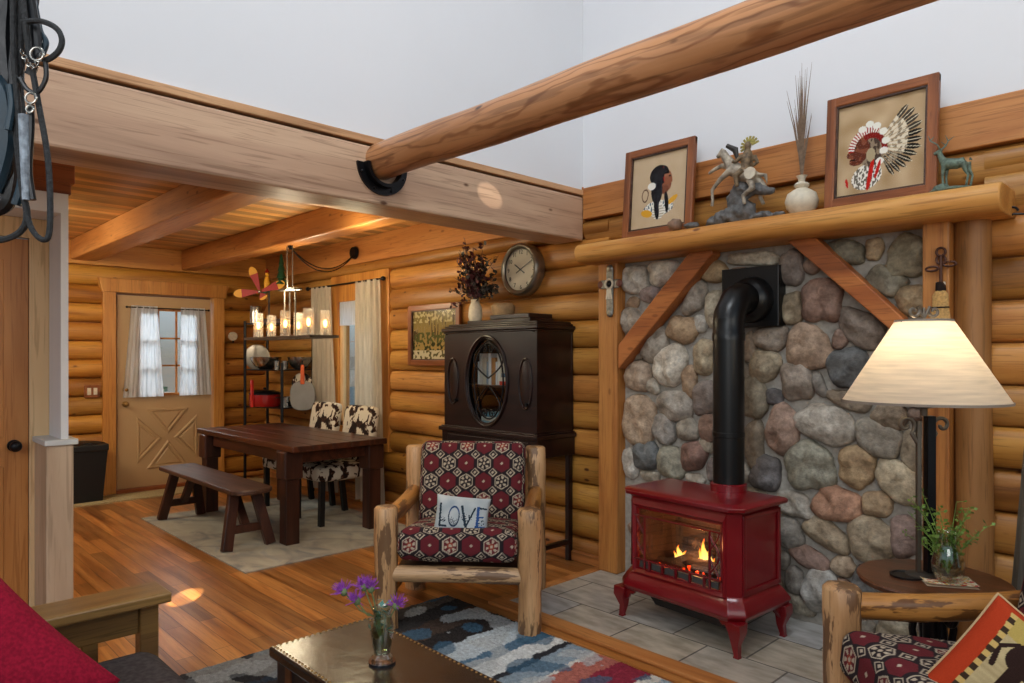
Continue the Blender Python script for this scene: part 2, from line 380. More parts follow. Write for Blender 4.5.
# north log wall
WX0, WX1, WZ0, WZ1 = -6.42, -5.66, .72, 1.98
mb = MB(); bk = (.55, .42, .3)
mb.box(WW, WX0-.5, WN, WN+.2, 0, 2.6, bk); mb.box(WX1+.1, 2.2, WN, WN+.2, 0, 2.6, bk); mb.box(WX0-.5, WX1+.1, WN, WN+.2, 0, WZ0-.05, bk); mb.box(WX0-.5, WX1+.1, WN, WN+.2, WZ1+.08, 2.6, bk)
sm = seams(.0, 2.36)
for i in range(len(sm)-1):
    z0, z1 = sm[i], sm[i+1]
    if z1 > WZ0-.1 and z0 < WZ1+.1:
        hlog(mb, 0, WW, WX0-.14, z0, z1, WN); hlog(mb, 0, WX1+.14, -2.94, z0, z1, WN, cl=None)
    else: hlog(mb, 0, WW, -2.94, z0, z1, WN)
    hlog(mb, 0, -.80, 2.2, z0, z1, WN)
for z0, z1 in ((2.03, 2.20), (2.20, 2.37)): hlog(mb, 0, -3.15, .8, z0, z1, WN+.01)
st(mb.build('wall_north', 'log', smooth=50), 'golden log wall along the dining area and behind the stove')
mb = MB(); mb.box(WW, -3.16, WN-.07, WN+.1, 2.35, 2.6); o = mb.build('trim_1', 'plankX', smooth=0, bevel=.006); st(o, 'flat pine board at the top of the dining log wall')
mb = MB(); mb.box(-3.15, 2.2, WN-.085, WN+.1, 2.37, 2.585); st(mb.build('trim_2', 'plankX', smooth=0, bevel=.006), 'flat pine board between mantel logs and white wall')
# west log wall with door opening
DY0, DY1, DZ1 = 2.10, 3.10, 2.08
mb = MB()
mb.box(WW-.2, WW, -1.5, DY0, 0, 2.6, bk); mb.box(WW-.2, WW, DY1, WN+.1, 0, 2.6, bk); mb.box(WW-.2, WW, DY0, DY1, DZ1, 2.6, bk)
sm = seams(0, 2.365, 2.157)
for i in range(len(sm)-1):
    z0, z1 = sm[i], sm[i+1]
    if z1 < 2.2:
        hlog(mb, 1, -1.5, DY0-.09, z0, z1, WW, .08); hlog(mb, 1, DY1+.09, WN-.04, z0, z1, WW, .08)
    else: hlog(mb, 1, -1.5, WN-.04, z0, z1, WW, .08)
st(mb.build('wall_west', 'logY', smooth=50), 'log wall around the entry door')
mb = MB(); mb.box(WW-.1, WW+.06, -1.5, WN, 2.365, 2.6); st(mb.build('trim_3', 'trimY', smooth=0, bevel=.006), 'pine board above the entry door wall logs')
# base trims
mb = MB(); mb.box(WW+.0, -2.95, WN-.10, WN-.02, 0, .07); st(mb.build('baseboard_north', 'plankX', smooth=0, bevel=.008))
# upper white walls and ceiling
mb = MB(); mb.box(-3.37, 2.2, WN-.06, WN+.14, 2.585, 5.4); st(mb.build('wall_upper_north', 'white', smooth=0), 'white wall above the mantel')
mb = MB(); mb.box(-3.37, -3.17, -4.5, WN-.055, 2.56, 5.4); st(mb.build('wall_upper_west', 'white', smooth=0), 'white wall above the timber header')
mb = MB(); mb.box(-3.37, 2.2, -4.5, WN+.14, 5.4, 5.5); st(mb.build('ceiling_upper', 'white', smooth=0))
# header beam
mb = MB(); mb.box(-3.42, -3.155, -4.5, WN-.07, 2.225, 2.525); st(mb.build('trim_4', 'header', smooth=0, bevel=.012), 'wide pine header beam between living room and dining area')
mb = MB(); mb.box(-3.42, -3.145, -4.5, WN-.07, 2.535, 2.573); st(mb.build('trim_5', 'cap', smooth=0, bevel=.004), 'narrow cap strip on the header beam')
# dining ceiling
mb = MB(); mb.box(WW, -3.42, -4.5, WN+.1, 2.6, 2.66); st(mb.build('ceiling', 'ceil', smooth=0), 'tongue and groove pine ceiling over the dining area')
for nm, y0, y1, zb, lb in (('ceiling_beam', 1.70, 1.93, 2.40, 'pine ceiling beam nearer the white partition column'), ('ceiling_beam', 2.76, 2.93, 2.385, 'reddish pine ceiling beam that the chandelier cord hangs from')):
    mb = MB(); mb.box(WW+.06, -3.42, y0, y1, zb, 2.6); tag(mb.build(nm, 'beamX', smooth=0, bevel=.012), lb, 'beam', 'dining ceiling beams')
# partition wall with pantry door
mb = MB()
mb.box(-4.70, -4.38, .87, .905, 0, 2.19); mb.box(-4.70, -4.38, -3.0, .905, 2.19, 2.295); mb.box(-4.90, -4.70, -3, .905, 0, 2.6)
st(mb.build('wall_partition', 'white', smooth=0), 'white partition wall end beside the dark waste bin')
mb = MB(); mb.box(-4.71, -4.36, .80, .925, 0, .95); st(mb.build('trim_6', 'greywood', smooth=0, bevel=.004), 'greyish grained wainscot under the white cap')
mb = MB(); mb.box(-4.72, -4.345, .79, .945, .95, .98); st(mb.build('trim_7', 'whitecap', smooth=0, bevel=.004), 'white cap on the wainscot')
mb = MB(); mb.box(-4.75, -4.40, -3, .94, 2.36, 2.50); mb.box(-4.75, -4.39, -3, .92, 2.295, 2.36); mb.box(-4.9, -4.43, -3, .93, 2.5, 2.6); st(mb.build('trim_8', 'box', smooth=0, bevel=.005), 'dark reddish timber block over the partition wall')
mb = MB(); mb.box(-4.71, -4.66, .775, .80+.07, 0, 2.08); mb.box(-4.71, -4.66, -1, .87, 2.08, 2.19)
st(mb.build('trim_9', 'palecase', smooth=0, bevel=.004), 'pale pine casing of the pantry door')
t = st(MB().box(-4.695, -4.665, -.2, .772, 0, 2.07).build('door_2', 'door', smooth=0, bevel=.003), 'orange pine door at the left edge')
for z0, z1 in ((.12, .82), (.98, 1.95)):
    for y0, y1 in ((-.05, .28), (.38, .66)):
        MB().box(-4.668, -4.660, y0, y1, z0, z1).build('door_panel', 'door', t, 0, bevel=.004)
mb = MB(); mb.tube([(-4.665, .705, .935), (-4.655, .705, .935)], .032, 20); mb.tube([(-4.655, .705, .935), (-4.625, .705, .935)], .012, 12); mb.ell((-4.60, .705, .935), (.025, .03, .03)); mb.build('door_handle', 'iron', t)
# hearth
mt, nt, b = newmat('slate_tile'); setp(b, .42, 0, .45)
br = N(nt, 'ShaderNodeTexBrick'); br.offset = .5; br.inputs['Scale'].default_value = 1; br.inputs['Brick Width'].default_value = .40; br.inputs['Row Height'].default_value = .34; br.inputs['Mortar Size'].default_value = .005
br.inputs['Color1'].default_value = (*S('#a4a6a8'), 1); br.inputs['Color2'].default_value = (*S('#b0a490'), 1); br.inputs['Mortar'].default_value = (*S('#5c5650'), 1)
nt.links.new(coords(nt, (1, 1, 1)), br.inputs['Vector'])
n = N(nt, 'ShaderNodeTexNoise'); n.inputs['Scale'].default_value = 7; n.inputs['Detail'].default_value = 8; nt.links.new(coords(nt, (1, 2.5, 1)), n.inputs['Vector'])
nt.links.new(mixn(nt, 1.0, br.outputs['Color'], ramp(nt, n.outputs[0], [(.3, (.7, .68, .63)), (.65, (1.25, 1.25, 1.25))]), 'MULTIPLY'), b.inputs['Base Color']); bump(nt, b, n.outputs[0], .15)
M['tile'] = mt
mb = MB(); mb.box(-2.93, 1.5, 2.80, WN, 0, .014); st(mb.build('floor_hearth', 'tile', smooth=0), 'grey slate tile hearth under the red stove')
mb = MB(); mb.box(-3.0, 1.5, 2.70, 2.80, 0, .02); mb.box(-3.0, -2.93, 2.80, WN-.1, 0, .018); st(mb.build('trim_10', 'plankX', smooth=0, bevel=.006), 'wood border strip of the tiled hearth')
# fireplace wall: mortar + stones
mb = MB(); mb.box(-2.80, -.90, 3.72, WN+.01, 0, 2.06)
st(mb.build('wall_fireplace', 'mortar', smooth=0), 'mortar bed of the river stone wall')
ST = '''634.7 279.7 28 27 0 b4b0a6|662.5 272 31 25 0 bab6ab|650 294 20 20 0 8a7878|632.6 303 13 12 0 a88660|631.7 321 20 28 0 948878|695 298.5 21 35 35 9a9082|681.8 329.3 30 27 20 a88456
700 324 14 17 0 aaa69c|714.5 272 25 24 0 a4834e|714 308 17 42 0 a89c80|655 345 22 36 32 948878|670 366 31 46 25 bcb4a4|703 358 21 38 0 9e8a66|638 377 26 30 0 a88e74|652.4 386 13 16 0 a8a090
689 380.7 16 32 0 a07e58|704 398 22 38 0 7c6c64|639 419 33 53 12 a88a6a|674 405 33 32 0 958c80|664.5 429 22 33 -20 86807a|687 430 21 24 0 8e8474|708.5 428 19 28 0 8a6450|646 455.4 25 30 0 5c6266
706 446 16 16 0 8c7c66|671 462 28 33 0 8a8672|693.5 456.5 27 30 0 82584a|630 465 14 34 -12 b0aca4|649 476 20 11 0 a49c8c|695 478 19 11 0 9c9486|711 470 11 22 0 7a6a66
752 259 53 15 4 b0a894|791 267 24 37 0 80746e|822 301 41 43 0 86604e|792 308 22 32 0 8e7c5c|808.6 347 47 45 0 98785c|770 338 34 25 0 86786a|750 347 14 32 0 8a7660|765 365 30 34 0 928264
839 339 16 19 0 7c5c4c|861 328 52 33 35 7c6c60|846 252.5 40 22 20 74725e|874 249.5 19 23 0 a2865a|908 256 42 45 20 827a5e|885.5 281 43 28 25 7e7a66|912 300.7 33 33 -20 9c8050|848 368.7 42 44 0 54585c
797 382 34 40 -10 88786a|818.5 384.7 13 27 -25 7c7670|754 400 25 42 0 82765e|775 397 18 18 0 5c5a60|848 400.5 48 17 18 86745e|782 430 31 52 5 94705c|824.6 424.7 58 38 18 a49c90|889.5 416 36 30 20 86725a
877 438 48 36 25 8a8274|754 444.5 20 55 0 80705a|809 466.5 52 52 0 82806e|856.5 466.5 38 44 0 a07e4c|766.4 474 31 36 0 5e5a5e|913.6 452 25 42 0 9c8c70|898 482 58 36 35 b0a07e|794 504 38 26 20 9a968e
836 504 48 36 5 a8704c|877 504 31 27 0 a08258|788.7 533 30 31 0 7c7a76|825.6 534.5 50 26 25 948062|870 540 44 46 -20 968466|905 537 31 44 0 846860|808.5 558 41 23 12 866458|842.8 566 26 20 0 a48a6c
783 561 14 20 0 74706a|794 580.6 20 29 0 74706c|819 590 36 44 0 9a9a98|866 582 28 34 0 66686a|797 604 36 20 10 8a8474|898 634 50 32 15 a89c80|865 627 22 15 0 7c7468|935 480 20 40 0 8e7a60|932 540 20 40 0 94785c|925 590 30 30 0 867a68'''
stn = []
for row in ST.replace('\n', '|').split('|'):
    a = row.split(); px, py, w, h, an = map(float, a[:5]); Yp = 3.70
    p = onY(px, py, Yp); dd = depth(p.x, p.y); w2 = (onY(px+w/2, py, Yp)-onY(px-w/2, py, Yp)).x; h2 = h*dd/FPX
    stn.append([p.x, p.z, w2/2*1.02, h2/2*1.02, -math.radians(an), S(a[5])])
pal = [S(c) for c in ('8a7c66', '7c6c5e', '9c8c74', '6c6a68', '8c6a56', 'a8a090')]
def inst(x, z, s, g=0):
    dx, dz = x-s[0], z-s[1]; c, q = math.cos(s[4]), math.sin(s[4]); a = dx*c+dz*q; b = -dx*q+dz*c
    return (a/(s[2]+g))**2+(b/(s[3]+g))**2
for k in range(5000):
    r = R0.uniform(.03, .085) if k > 1500 else R0.uniform(.06, .10); x, z = R0.uniform(-2.77, -.93), R0.uniform(.04, 2.0)
    if all(inst(x, z, s, r*.9+.004) > 1 for s in stn) and -2.77+r < x < -.93-r and z > r:
        stn.append([x, z, r*R0.uniform(1, 1.25), r*.92, R0.uniform(-.5, .5), mixc(R0.choice(pal), (.25, .22, .18), R0.uniform(0, .3))])
mb = MB()
for s in stn:
    x0, z0, a, b_, an, cl = s; seed = Vector((x0*9, z0*9, 3)); n = 30; vs = []; fs = []; dep = min(.065, .55*min(a, b_)+.012)
    ca, sa = math.cos(an), math.sin(an); nr = 8
    for i in range(nr+1):
        ph = PI/2*i/nr
        for k in range(n):
            t = 2*PI*k/n
            ang = 1+.30*noise.noise(seed+Vector((math.cos(t)*1.1, math.sin(t)*1.1, 0)))+.05*noise.noise(seed+Vector((math.cos(t)*3, math.sin(t)*3, 5)))
            se = (abs(math.cos(t))**2.5+abs(math.sin(t))**2.5)**(-1/2.5)
            rr = math.cos(ph)**.75*ang*se; u, v = a*rr*math.cos(t), b_*rr*math.sin(t)
            yy = dep*math.sin(ph)**.8*(1+.5*noise.noise(seed+Vector((u*13, v*13, 1))))
            vs.append((max(-2.79, min(-.91, x0+u*ca-v*sa)), 3.715-yy+.006*noise.noise(Vector((u*50, v*50, x0)))*math.sin(ph), max(.015, z0+u*sa+v*ca)))
    for i in range(nr):
        for k in range(n): fs.append((i*n+k, i*n+(k+1) % n, (i+1)*n+(k+1) % n, (i+1)*n+k))
    cs = [mixc(cl, (cl[0]*.72, cl[1]*.66, cl[2]*.6), max(0, min(1, .5+1.8*noise.noise(Vector(v)*14)))) for v in vs]
    cs = [mixc(tuple(min(1, q*1.28) for q in c), (sum(c)/3*1.36, sum(c)/3*1.24, sum(c)/3*1.06), .42) for c in cs]
    mb.add(vs, fs, cs)
o = mb.build('wall_stones', 'stone', smooth=70); st(o, 'rounded river stones set in mortar behind the stove')
# posts of the fireplace
MB().box(-2.945, -2.79, 3.63, WN-.02, .014, 2.04).build('timber_post', 'postZ', smooth=0, bevel=.01); o = bpy.data.objects['timber_post']; tag(o, 'square pine post at the left edge of the stone wall', 'post')
o = MB().box(-1.015, -.905, 3.60, WN-.02, .014, 2.04).build('timber_post', 'postZ', smooth=0, bevel=.008); tag(o, 'square pine post with a hanging ornament right of the stone wall', 'post')
mb = MB(); mb.tube([(-.835, 3.70, .014), (-.83, 3.70, .7), (-.84, 3.70, 1.4), (-.835, 3.70, 2.04)], [.075, .073, .072, .07], 20, wob=.08); tag(mb.build('round_post', 'pole', smooth=60), 'tall round peeled trunk post right of the stone wall', 'post')
# braces
def brace(pts, lb, y0=3.60, y1=3.70):
    mb = MB(); mb.prism(pts, y0, y1, 'XZ'); o = mb.build('diagonal_brace', 'brace', smooth=0, bevel=.006); tag(o, lb, 'brace')
Y = 3.62
def xz(*q): return [(lambda p: (p.x, p.z))(onY(a, b, 3.60)) for a, b in q]
brace(xz((618, 345), (618, 369), (712, 254), (712, 248), (690, 251)), 'diagonal timber brace from left post up to the mantel')
brace(xz((785, 239), (814, 236), (903, 318), (903, 341)), 'diagonal timber brace from mantel down toward the lamp', 3.6, 3.69)
# mantel
mb = MB(); vs = []; fs = []; npf = 14; NL = 40
for i in range(NL+1):
    x = -2.99+(2.99-.685)*i/NL; nz = noise.noise(Vector((x*1.3, 0, 7)))
    for k in range(npf):
        t = -PI/2+PI*k/(npf-1); yy = 3.54-.10*math.copysign(abs(math.cos(t))**.55, 1)*(1+.12*nz); z = 2.09+math.sin(t)*.062+.006*nz
        vs.append((x, yy, z))
    vs.append((x, 3.79, 2.15)); vs.append((x, 3.79, 2.03))
m2 = npf+2
for i in range(NL):
    for k in range(m2): fs.append((i*m2+k, i*m2+(k+1) % m2, (i+1)*m2+(k+1) % m2, (i+1)*m2+k))
fs += [tuple(range(m2)), tuple(reversed(range(NL*m2, (NL+1)*m2)))]
mb.add(vs, fs); tag(mb.build('mantel', 'mantel', smooth=50, bevel=.006), 'long half-log mantel shelf over the stone wall', 'mantel')
# loft log
mb = MB(); pts = []; rs = []
for i in range(21):
    x = -3.155+i*(3.6)/20; pts.append((x, 2.08+.008*noise.noise(Vector((x, 1, 1))), 2.45+.012*noise.noise(Vector((x*1.2, 5, 1))))); rs.append(.094-.004*(i/20)+.003*noise.noise(Vector((x*2, 0, 0))))
mb.tube(pts, rs, 40, wob=.05); tag(mb.build('log_beam', 'loft', smooth=60), 'big round peeled log beam crossing the living room overhead', 'beam')
t = thing('beam_bracket', 'black steel half-round bracket holding the log beam', 'bracket', (-3.155, 2.085, 2.43))
mb = MB(); n = 28; vs = []; fs = []
for i in range(n+1):
    a = PI+PI*i/n*1.0
    for (r, x) in ((.10, 0), (.10, .05), (.118, .05), (.118, .012), (.155, .012), (.155, 0)): vs.append((x, math.cos(a)*r, math.sin(a)*r))
for i in range(n):
    for k in range(6): fs.append((i*6+k, i*6+(k+1) % 6, (i+1)*6+(k+1) % 6, (i+1)*6+k))
fs += [tuple(range(6)), tuple(range(n*6, n*6+6))]
mb.add(vs, fs); mb.build('cradle', 'iron', t)
for a in (3.5, 4.3, 5.1, 5.9): MB().ell((.014, math.cos(a)*.137, math.sin(a)*.137), (.006, .008, .008), 10).build('bolt', 'iron', t)

# ---------------------------------------------------------------- ENTRY DOOR
mb = MB()
mb.box(WW-.02, WW+.11, DY0-.12, DY0, 0, 2.10); mb.box(WW-.02, WW+.11, DY1, DY1+.12, 0, 2.10)
mb.prism([(DY0-.17, 2.235), (DY1+.17, 2.235), (DY1+.13, 2.09), (DY0-.13, 2.09)], WW, WW+.13, 'YZ')
st(mb.build('trim_11', 'trimZ', smooth=0, bevel=.006), 'honey pine casing around the entry door')
st(MB().box(WW-.05, WW+.13, DY0, DY1, 0, .035).build('trim_12', 'box', smooth=0), 'dark threshold of the entry door')
XD = WW+.06
GY0, GY1, GZ0, GZ1 = 2.34, 2.90, 1.03, 1.92
mb = MB(); y0, y1, zt = DY0+.02, DY1-.02, DZ1-.01
mb.box(XD-.04, XD, y0, GY0, .035, zt); mb.box(XD-.04, XD, GY1, y1, .035, zt); mb.box(XD-.04, XD, GY0, GY1, .035, GZ0); mb.box(XD-.04, XD, GY0, GY1, GZ1, zt)
d = st(mb.build('door_1', 'cream', smooth=0), 'tan entry door with curtained window and crossbuck panel')
def tri(mb, P, inset, h):   # raised triangular moulding
    P = [Vector((p[0], p[1])) for p in P]; c = sum(P, Vector((0, 0)))/3
    a = [(XD, p.x, p.y) for p in P]; q = [(XD+h, *(p+(c-p)*.10)) for p in P]; r = [(XD+h, *(p+(c-p)*.22)) for p in P]; s_ = [(XD-.004, *(p+(c-p)*.32)) for p in P]
    r2 = [(XD+h*.6, *(p+(c-p)*.45)) for p in P]
    vs = a+q+r+s_+r2; fs = []
    for L in range(4):
        for k in range(3): fs.append((L*3+k, L*3+(k+1) % 3, L*3+3+(k+1) % 3, L*3+3+k))
    fs.append((12, 13, 14)); mb.add(vs, fs)
mb = MB(); cy, cz = 2.62, .52; 
for P in ([(-.22, .34), (.22, .34), (0, .06)], [(-.22, -.30), (.22, -.30), (0, .00)], [(-.31, .26), (-.31, -.24), (-.06, .02)], [(.31, .26), (.31, -.24), (.06, .02)]):
    tri(mb, [(cy+a, cz+b_) for a, b_ in P], .02, .014)
mb.build('crossbuck_panel', 'cream', d, 0)
mb = MB(); mb.box(XD, XD+.015, GY0-.02, GY1+.02, GZ0-.03, GZ0); mb.box(XD, XD+.015, GY0-.02, GY1+.02, GZ1, GZ1+.03); mb.box(XD, XD+.015, GY0-.03, GY0, GZ0-.03, GZ1+.03); mb.box(XD, XD+.015, GY1, GY1+.03, GZ0-.03, GZ1+.03)
for k in (1, 2): mb.box(XD-.03, XD-.005, GY0+k*(GY1-GY0)/3-.009, GY0+k*(GY1-GY0)/3+.009, GZ0, GZ1); mb.box(XD-.03, XD-.005, GY0, GY1, GZ0+k*(GZ1-GZ0)/3-.009, GZ0+k*(GZ1-GZ0)/3+.009)
g = mb.build('window_frame', 'beamX', d, 0)
MB().box(XD-.022, XD-.018, GY0, GY1, GZ0, GZ1).build('window_pane', 'glass', g, 0)
for z, r in ((.925, .032), (1.075, .026)):
    mb = MB(); mb.tube([(XD, 2.195, z), (XD+.012, 2.195, z)], r, 20); mb.tube([(XD+.01, 2.195, z), (XD+.05, 2.195, z)], .010, 12)
    mb.ell((XD+.06, 2.195, z), (.018, .026, .026) if r > .03 else (.008, .018, .018)); mb.build('door_handle' if r > .03 else 'deadbolt', 'brass', d)
def drape(mb, ax, a0, a1, b0, b1, z0, z1, plane, folds, amp, seed, nu=70, nv=24):
    """hangs between z1 (spread a0..a1) and z0 (spread b0..b1)"""
    def fn(u, v):
        z = z1+(z0-z1)*v; A0 = a0+(b0-a0)*v; A1 = a1+(b1-a1)*v; a = A0+(A1-A0)*u
        o = amp*(math.sin(u*folds*2*PI+seed+1.2*math.sin(v*2+seed))*.7+.5*math.sin(u*folds*4.3*PI+seed*2+v))*(.55+.45*v)
        return (plane+o, a, z) if ax == 'Y' else (a, plane+o, z)
    mb.grid(fn, nu, nv)
t = thing('curtain_rod', 'slim dark rod across the entry door window', 'curtain rod', (XD+.05, 2.62, 1.945))
mb = MB(); mb.tube([(0, -.42, 0), (0, .42, 0)], .006, 8); mb.build('rod', 'iron', t)
for y in (-.42, .42): MB().ell((0, y, 0), (.012, .014, .012), 10).build('finial', 'iron', t)
for y in (-.37, .37): MB().tube([(0, y, 0), (-.05, y, 0)], .005, 8).build('rod_bracket', 'iron', t)
for a, lb, sd in (((2.24, 2.50, 2.16, 2.56), 'left sheer white cafe curtain on the entry door', 1), ((2.74, 3.0, 2.72, 3.07), 'right sheer white cafe curtain on the entry door', 3)):
    mb = MB(); drape(mb, 'Y', a[0], a[1], a[2], a[3], .995, 1.965, XD+.05, 4, .012, sd); tag(mb.build('cafe_curtain', 'sheer', smooth=90), lb, 'curtain', 'sheer door curtains')
# switch plate
t = thing('light_switch', 'wooden double light switch plate on logs beside entry door', 'switch', (WW+.085, 1.885, 1.07))
MB().box(-.02, .006, -.07, .07, -.065, .065).build('plate', 'frame', t, 0, bevel=.004)
for y in (-.028, .028): MB().box(.004, .012, y-.017, y+.017, -.035, .035).build('rocker', 'ceramic', t, 0, bevel=.002)
t = thing('thermometer', 'small round white dial on log wall right of entry door', 'thermometer', (WW+.10, 3.32, 1.66))
MB().tube([(-.02, 0, 0), (.01, 0, 0)], .05, 24).build('dial', 'ceramic', t, bevel=.003); MB().box(-.004, .012, -.008, .008, -.075, -.05).build('hook', 'iron', t, 0)
# waste bin
t = thing('waste_bin', 'tall black plastic waste bin against the log wall', 'bin', (-7.86, 1.74, 0))
mb = MB(); vs = []; 
for z, w, d_ in ((0, .11, .15), (.52, .14, .19)): vs += [(-w, -d_, z), (w, -d_, z), (w, d_, z), (-w, d_, z)]
mb.add(vs, [(0, 1, 2, 3), (0, 1, 5, 4), (1, 2, 6, 5), (2, 3, 7, 6), (3, 0, 4, 7)]); mb.build('bin_body', 'plastic', t, 0, bevel=.012, solid=.004)
mb = MB(); mb.box(-.15, .15, -.20, .20, .50, .57); mb.build('rim', 'plastic', t, 0, bevel=.012)
mb = MB(); mb.ell((0, 0, .565), (.13, .18, .03), 20, wob=.5, wf=6); mb.build('bin_liner', 'plastic', t)
mb = MB(); mb.box(-7.98, -7.62, 1.55, 3.55, .0, .012); tag(mb.build('door_mat', 'mat', smooth=0), 'long narrow tan mat in front of the entry door', 'mat')
# outdoors beyond door and window
MB().box(-40, 20, -10, 40, -.6, -.5).build('ground', plain('snowy_ground', '#a8b0a8', .9)); st(bpy.data.objects['ground'])
def bush(lb, loc, sx, sz, c):
    t = thing('evergreen_tree', lb, 'tree', loc)
    mb = MB(); rr = random.Random(int(sx*100))
    for k in range(500):
        h = rr.random(); a = rr.uniform(0, 2*PI); r = sx*(1-h)*rr.uniform(.5, 1)
        p = Vector((r*math.cos(a), r*math.sin(a), h*sz+.3)); q = Vector((rr.uniform(-1, 1), rr.uniform(-1, 1), rr.uniform(-.6, .3)))*.25; w = Vector((rr.uniform(-1, 1), rr.uniform(-1, 1), .3))*.12
        mb.add([p, p+q, p+q+w, p+w], [(0, 1, 2, 3)])
    mb.build('foliage', plain('needles', c, .8), t, 0); MB().tube([(0, 0, -.5), (0, 0, sz)], [.12, .03], 8).build('trunk', 'box', t)
bush('green tree outside seen through the entry door window', (-13.5, 3.7, -.5), .7, 3.0, '#8aa888')
bush('pale green tree standing outside beyond the entry door', (-17, 7.4, -.5), 1.2, 2.6, '#9cb8a8')
bush('green tree outside the curtained dining window', (-9.6, 7.2, -.5), 1.2, 3.4, '#84b0a0')
bush('dark green tree outside right of the dining window', (-6.0, 10.5, -.5), 1.0, 2.9, '#7aa090')

# ---------------------------------------------------------------- DINING WINDOW
mb = MB()
for x0, x1, z0, z1 in ((WX0-.15, WX0, .53, 2.25), (WX1, WX1+.15, .53, 2.25), (WX0-.01, WX1+.01, WZ1, 2.25), (WX0-.01, WX1+.01, .53, WZ0)): mb.box(x0, x1, WN-.085, WN+.05, z0, z1)
st(mb.build('trim_13', 'trimZ', smooth=0, bevel=.006), 'pine casing around the dining window')
mb = MB(); w = .045
for x0, x1, z0, z1 in ((WX0, WX0+w, WZ0, WZ1), (WX1-w, WX1, WZ0, WZ1), (WX0, WX1, WZ1-w, WZ1), (WX0, WX1, WZ0, WZ0+w), (-6.14, -6.10, WZ0, WZ1)): mb.box(x0, x1, WN-.06, WN-.02, z0, z1)
w1 = st(mb.build('window_1', 'palecase', smooth=0), 'dining window between linen curtains')
MB().box(WX0, WX1, WN-.045, WN-.04, WZ0, WZ1).build('window_pane', 'glass', w1, 0)
tag(MB().box(WX0+.03, WX1-.03, WN-.085, WN-.075, 1.74, WZ1).build('roller_shade', 'sheer', smooth=0), 'white roller shade pulled a little down in dining window', 'shade')
t = thing('curtain_rod', 'dark metal rod holding the linen dining curtains', 'curtain rod', (-6.24, 3.66, 2.15))
MB().tube([(-.70, 0, 0), (.70, 0, 0)], .009, 10).build('rod', 'iron', t)
for x in (-.72, .72): MB().ell((x, 0, 0), (.028, .022, .022), 12).build('finial', 'iron', t)
for x in (-.66, .66): MB().tube([(x, 0, 0), (x, .08, 0)], .007, 8).build('rod_bracket', 'iron', t)
for a, lb, sd in (((-6.86, -6.48, -6.86, -6.36), 'left linen curtain at the dining window', 2), ((-5.97, -5.56, -5.95, -5.48), 'right linen curtain hanging beside the log wall', 5)):
    mb = MB(); drape(mb, 'X', a[0], a[1], a[2], a[3], .04, 2.155, 3.655, 4, .03, sd, 90, 30); tag(mb.build('linen_curtain', 'curtain', smooth=90), lb, 'curtain', 'linen dining curtains')

# ---------------------------------------------------------------- DINING SET
mt, nt, b = newmat('dining_rug'); setp(b, .95, 0, .1)
n = N(nt, 'ShaderNodeTexNoise'); n.inputs['Scale'].default_value = 3; n.inputs['Detail'].default_value = 8; n.inputs['Distortion'].default_value = 1; nt.links.new(coords(nt, (1, 1.6, 1), (0, 0, .5)), n.inputs['Vector'])
o1 = ramp(nt, n.outputs[0], [(.32, S('#84807a')), (.45, S('#a09888')), (.6, S('#aea592')), (.72, S('#989690'))])
wv = N(nt, 'ShaderNodeTexWave'); wv.inputs['Scale'].default_value = .9; wv.inputs['Distortion'].default_value = 9; wv.inputs['Detail'].default_value = 3; nt.links.new(coords(nt, (1, 1, 1), (0, 0, .8)), wv.inputs['Vector'])
o1 = mixn(nt, ramp(nt, wv.outputs['Fac'], [(.0, (.5,)*3), (.12, (0,)*3)]), o1, S('#88827a')); nt.links.new(o1, b.inputs['Base Color'])
n2 = N(nt, 'ShaderNodeTexNoise'); n2.inputs['Scale'].default_value = 300; bump(nt, b, n2.outputs[0], .5, .004)
M['drug'] = mt
tag(MB().box(-6.68, -4.52, 1.93, 3.45, 0, .012).build('dining_rug', 'drug', smooth=0, bevel=.004), 'light grey and beige area rug under the dining table', 'rug')
RZ = .013
t = thing('dining_table', 'dark brown heavy rectangular farmhouse dining table', 'table', (-5.78, 2.83, RZ))
mb = MB()
for k in range(5): mb.box(-.95, .95, -.41+k*.165, -.41+(k+1)*.165-.0015, .70, .745)
mb.build('tabletop', 'dark', t, 0, bevel=.006)
mb = MB(); mb.box(-.82, .82, -.36, -.33, .60, .70); mb.box(-.82, .82, .33, .36, .60, .70); mb.box(-.82, -.79, -.33, .33, .60, .70); mb.box(.79, .82, -.33, .33, .60, .70); mb.build('apron', 'dark', t, 0, bevel=.004)
for x in (-.76, .80):
    for y in (-.36, .36):
        MB().box(x-.055, x+.055, y-.055, y+.055, 0, .60).build('leg', 'darkZ', t, 0, bevel=.006)
        MB().box(x-.075, x+.075, y-.075, y+.075, .49, .70).build('leg_block', 'darkZ', t, 0, bevel=.012)
t = thing('bench', 'dark wood trestle bench with rounded ends at the dining table', 'bench', (-5.78, 2.20, RZ))
mb = MB(); poly = [(-.84, -.13), (-.80, -.155)]+[(.74+.1*math.sin(a), -.155*math.cos(a)) for a in [i*PI/10 for i in range(11)]]+[(-.80, .155), (-.84, .13)]
mb.prism(poly, .41, .445, 'XY'); mb.build('seat', 'bench', t, 0, bevel=.008)
for sx in (-1, 1):
    for sy in (-1, 1): MB().obox((sx*.62, sy*.08, .41), (sx*.70, sy*.165, 0), .075, .05, (1, 0, 0)).build('leg', 'darkZ', t, 0, bevel=.005)
    MB().obox((sx*.665, -.12, .14), (sx*.665, .12, .14), .035, .06).build('cross_rail', 'darkZ', t, 0, bevel=.004)
    MB().obox((sx*.40, 0, .42), (sx*.64, 0, .15), .045, .06, (0, 1, 0)).build('brace', 'darkZ', t, 0, bevel=.004)
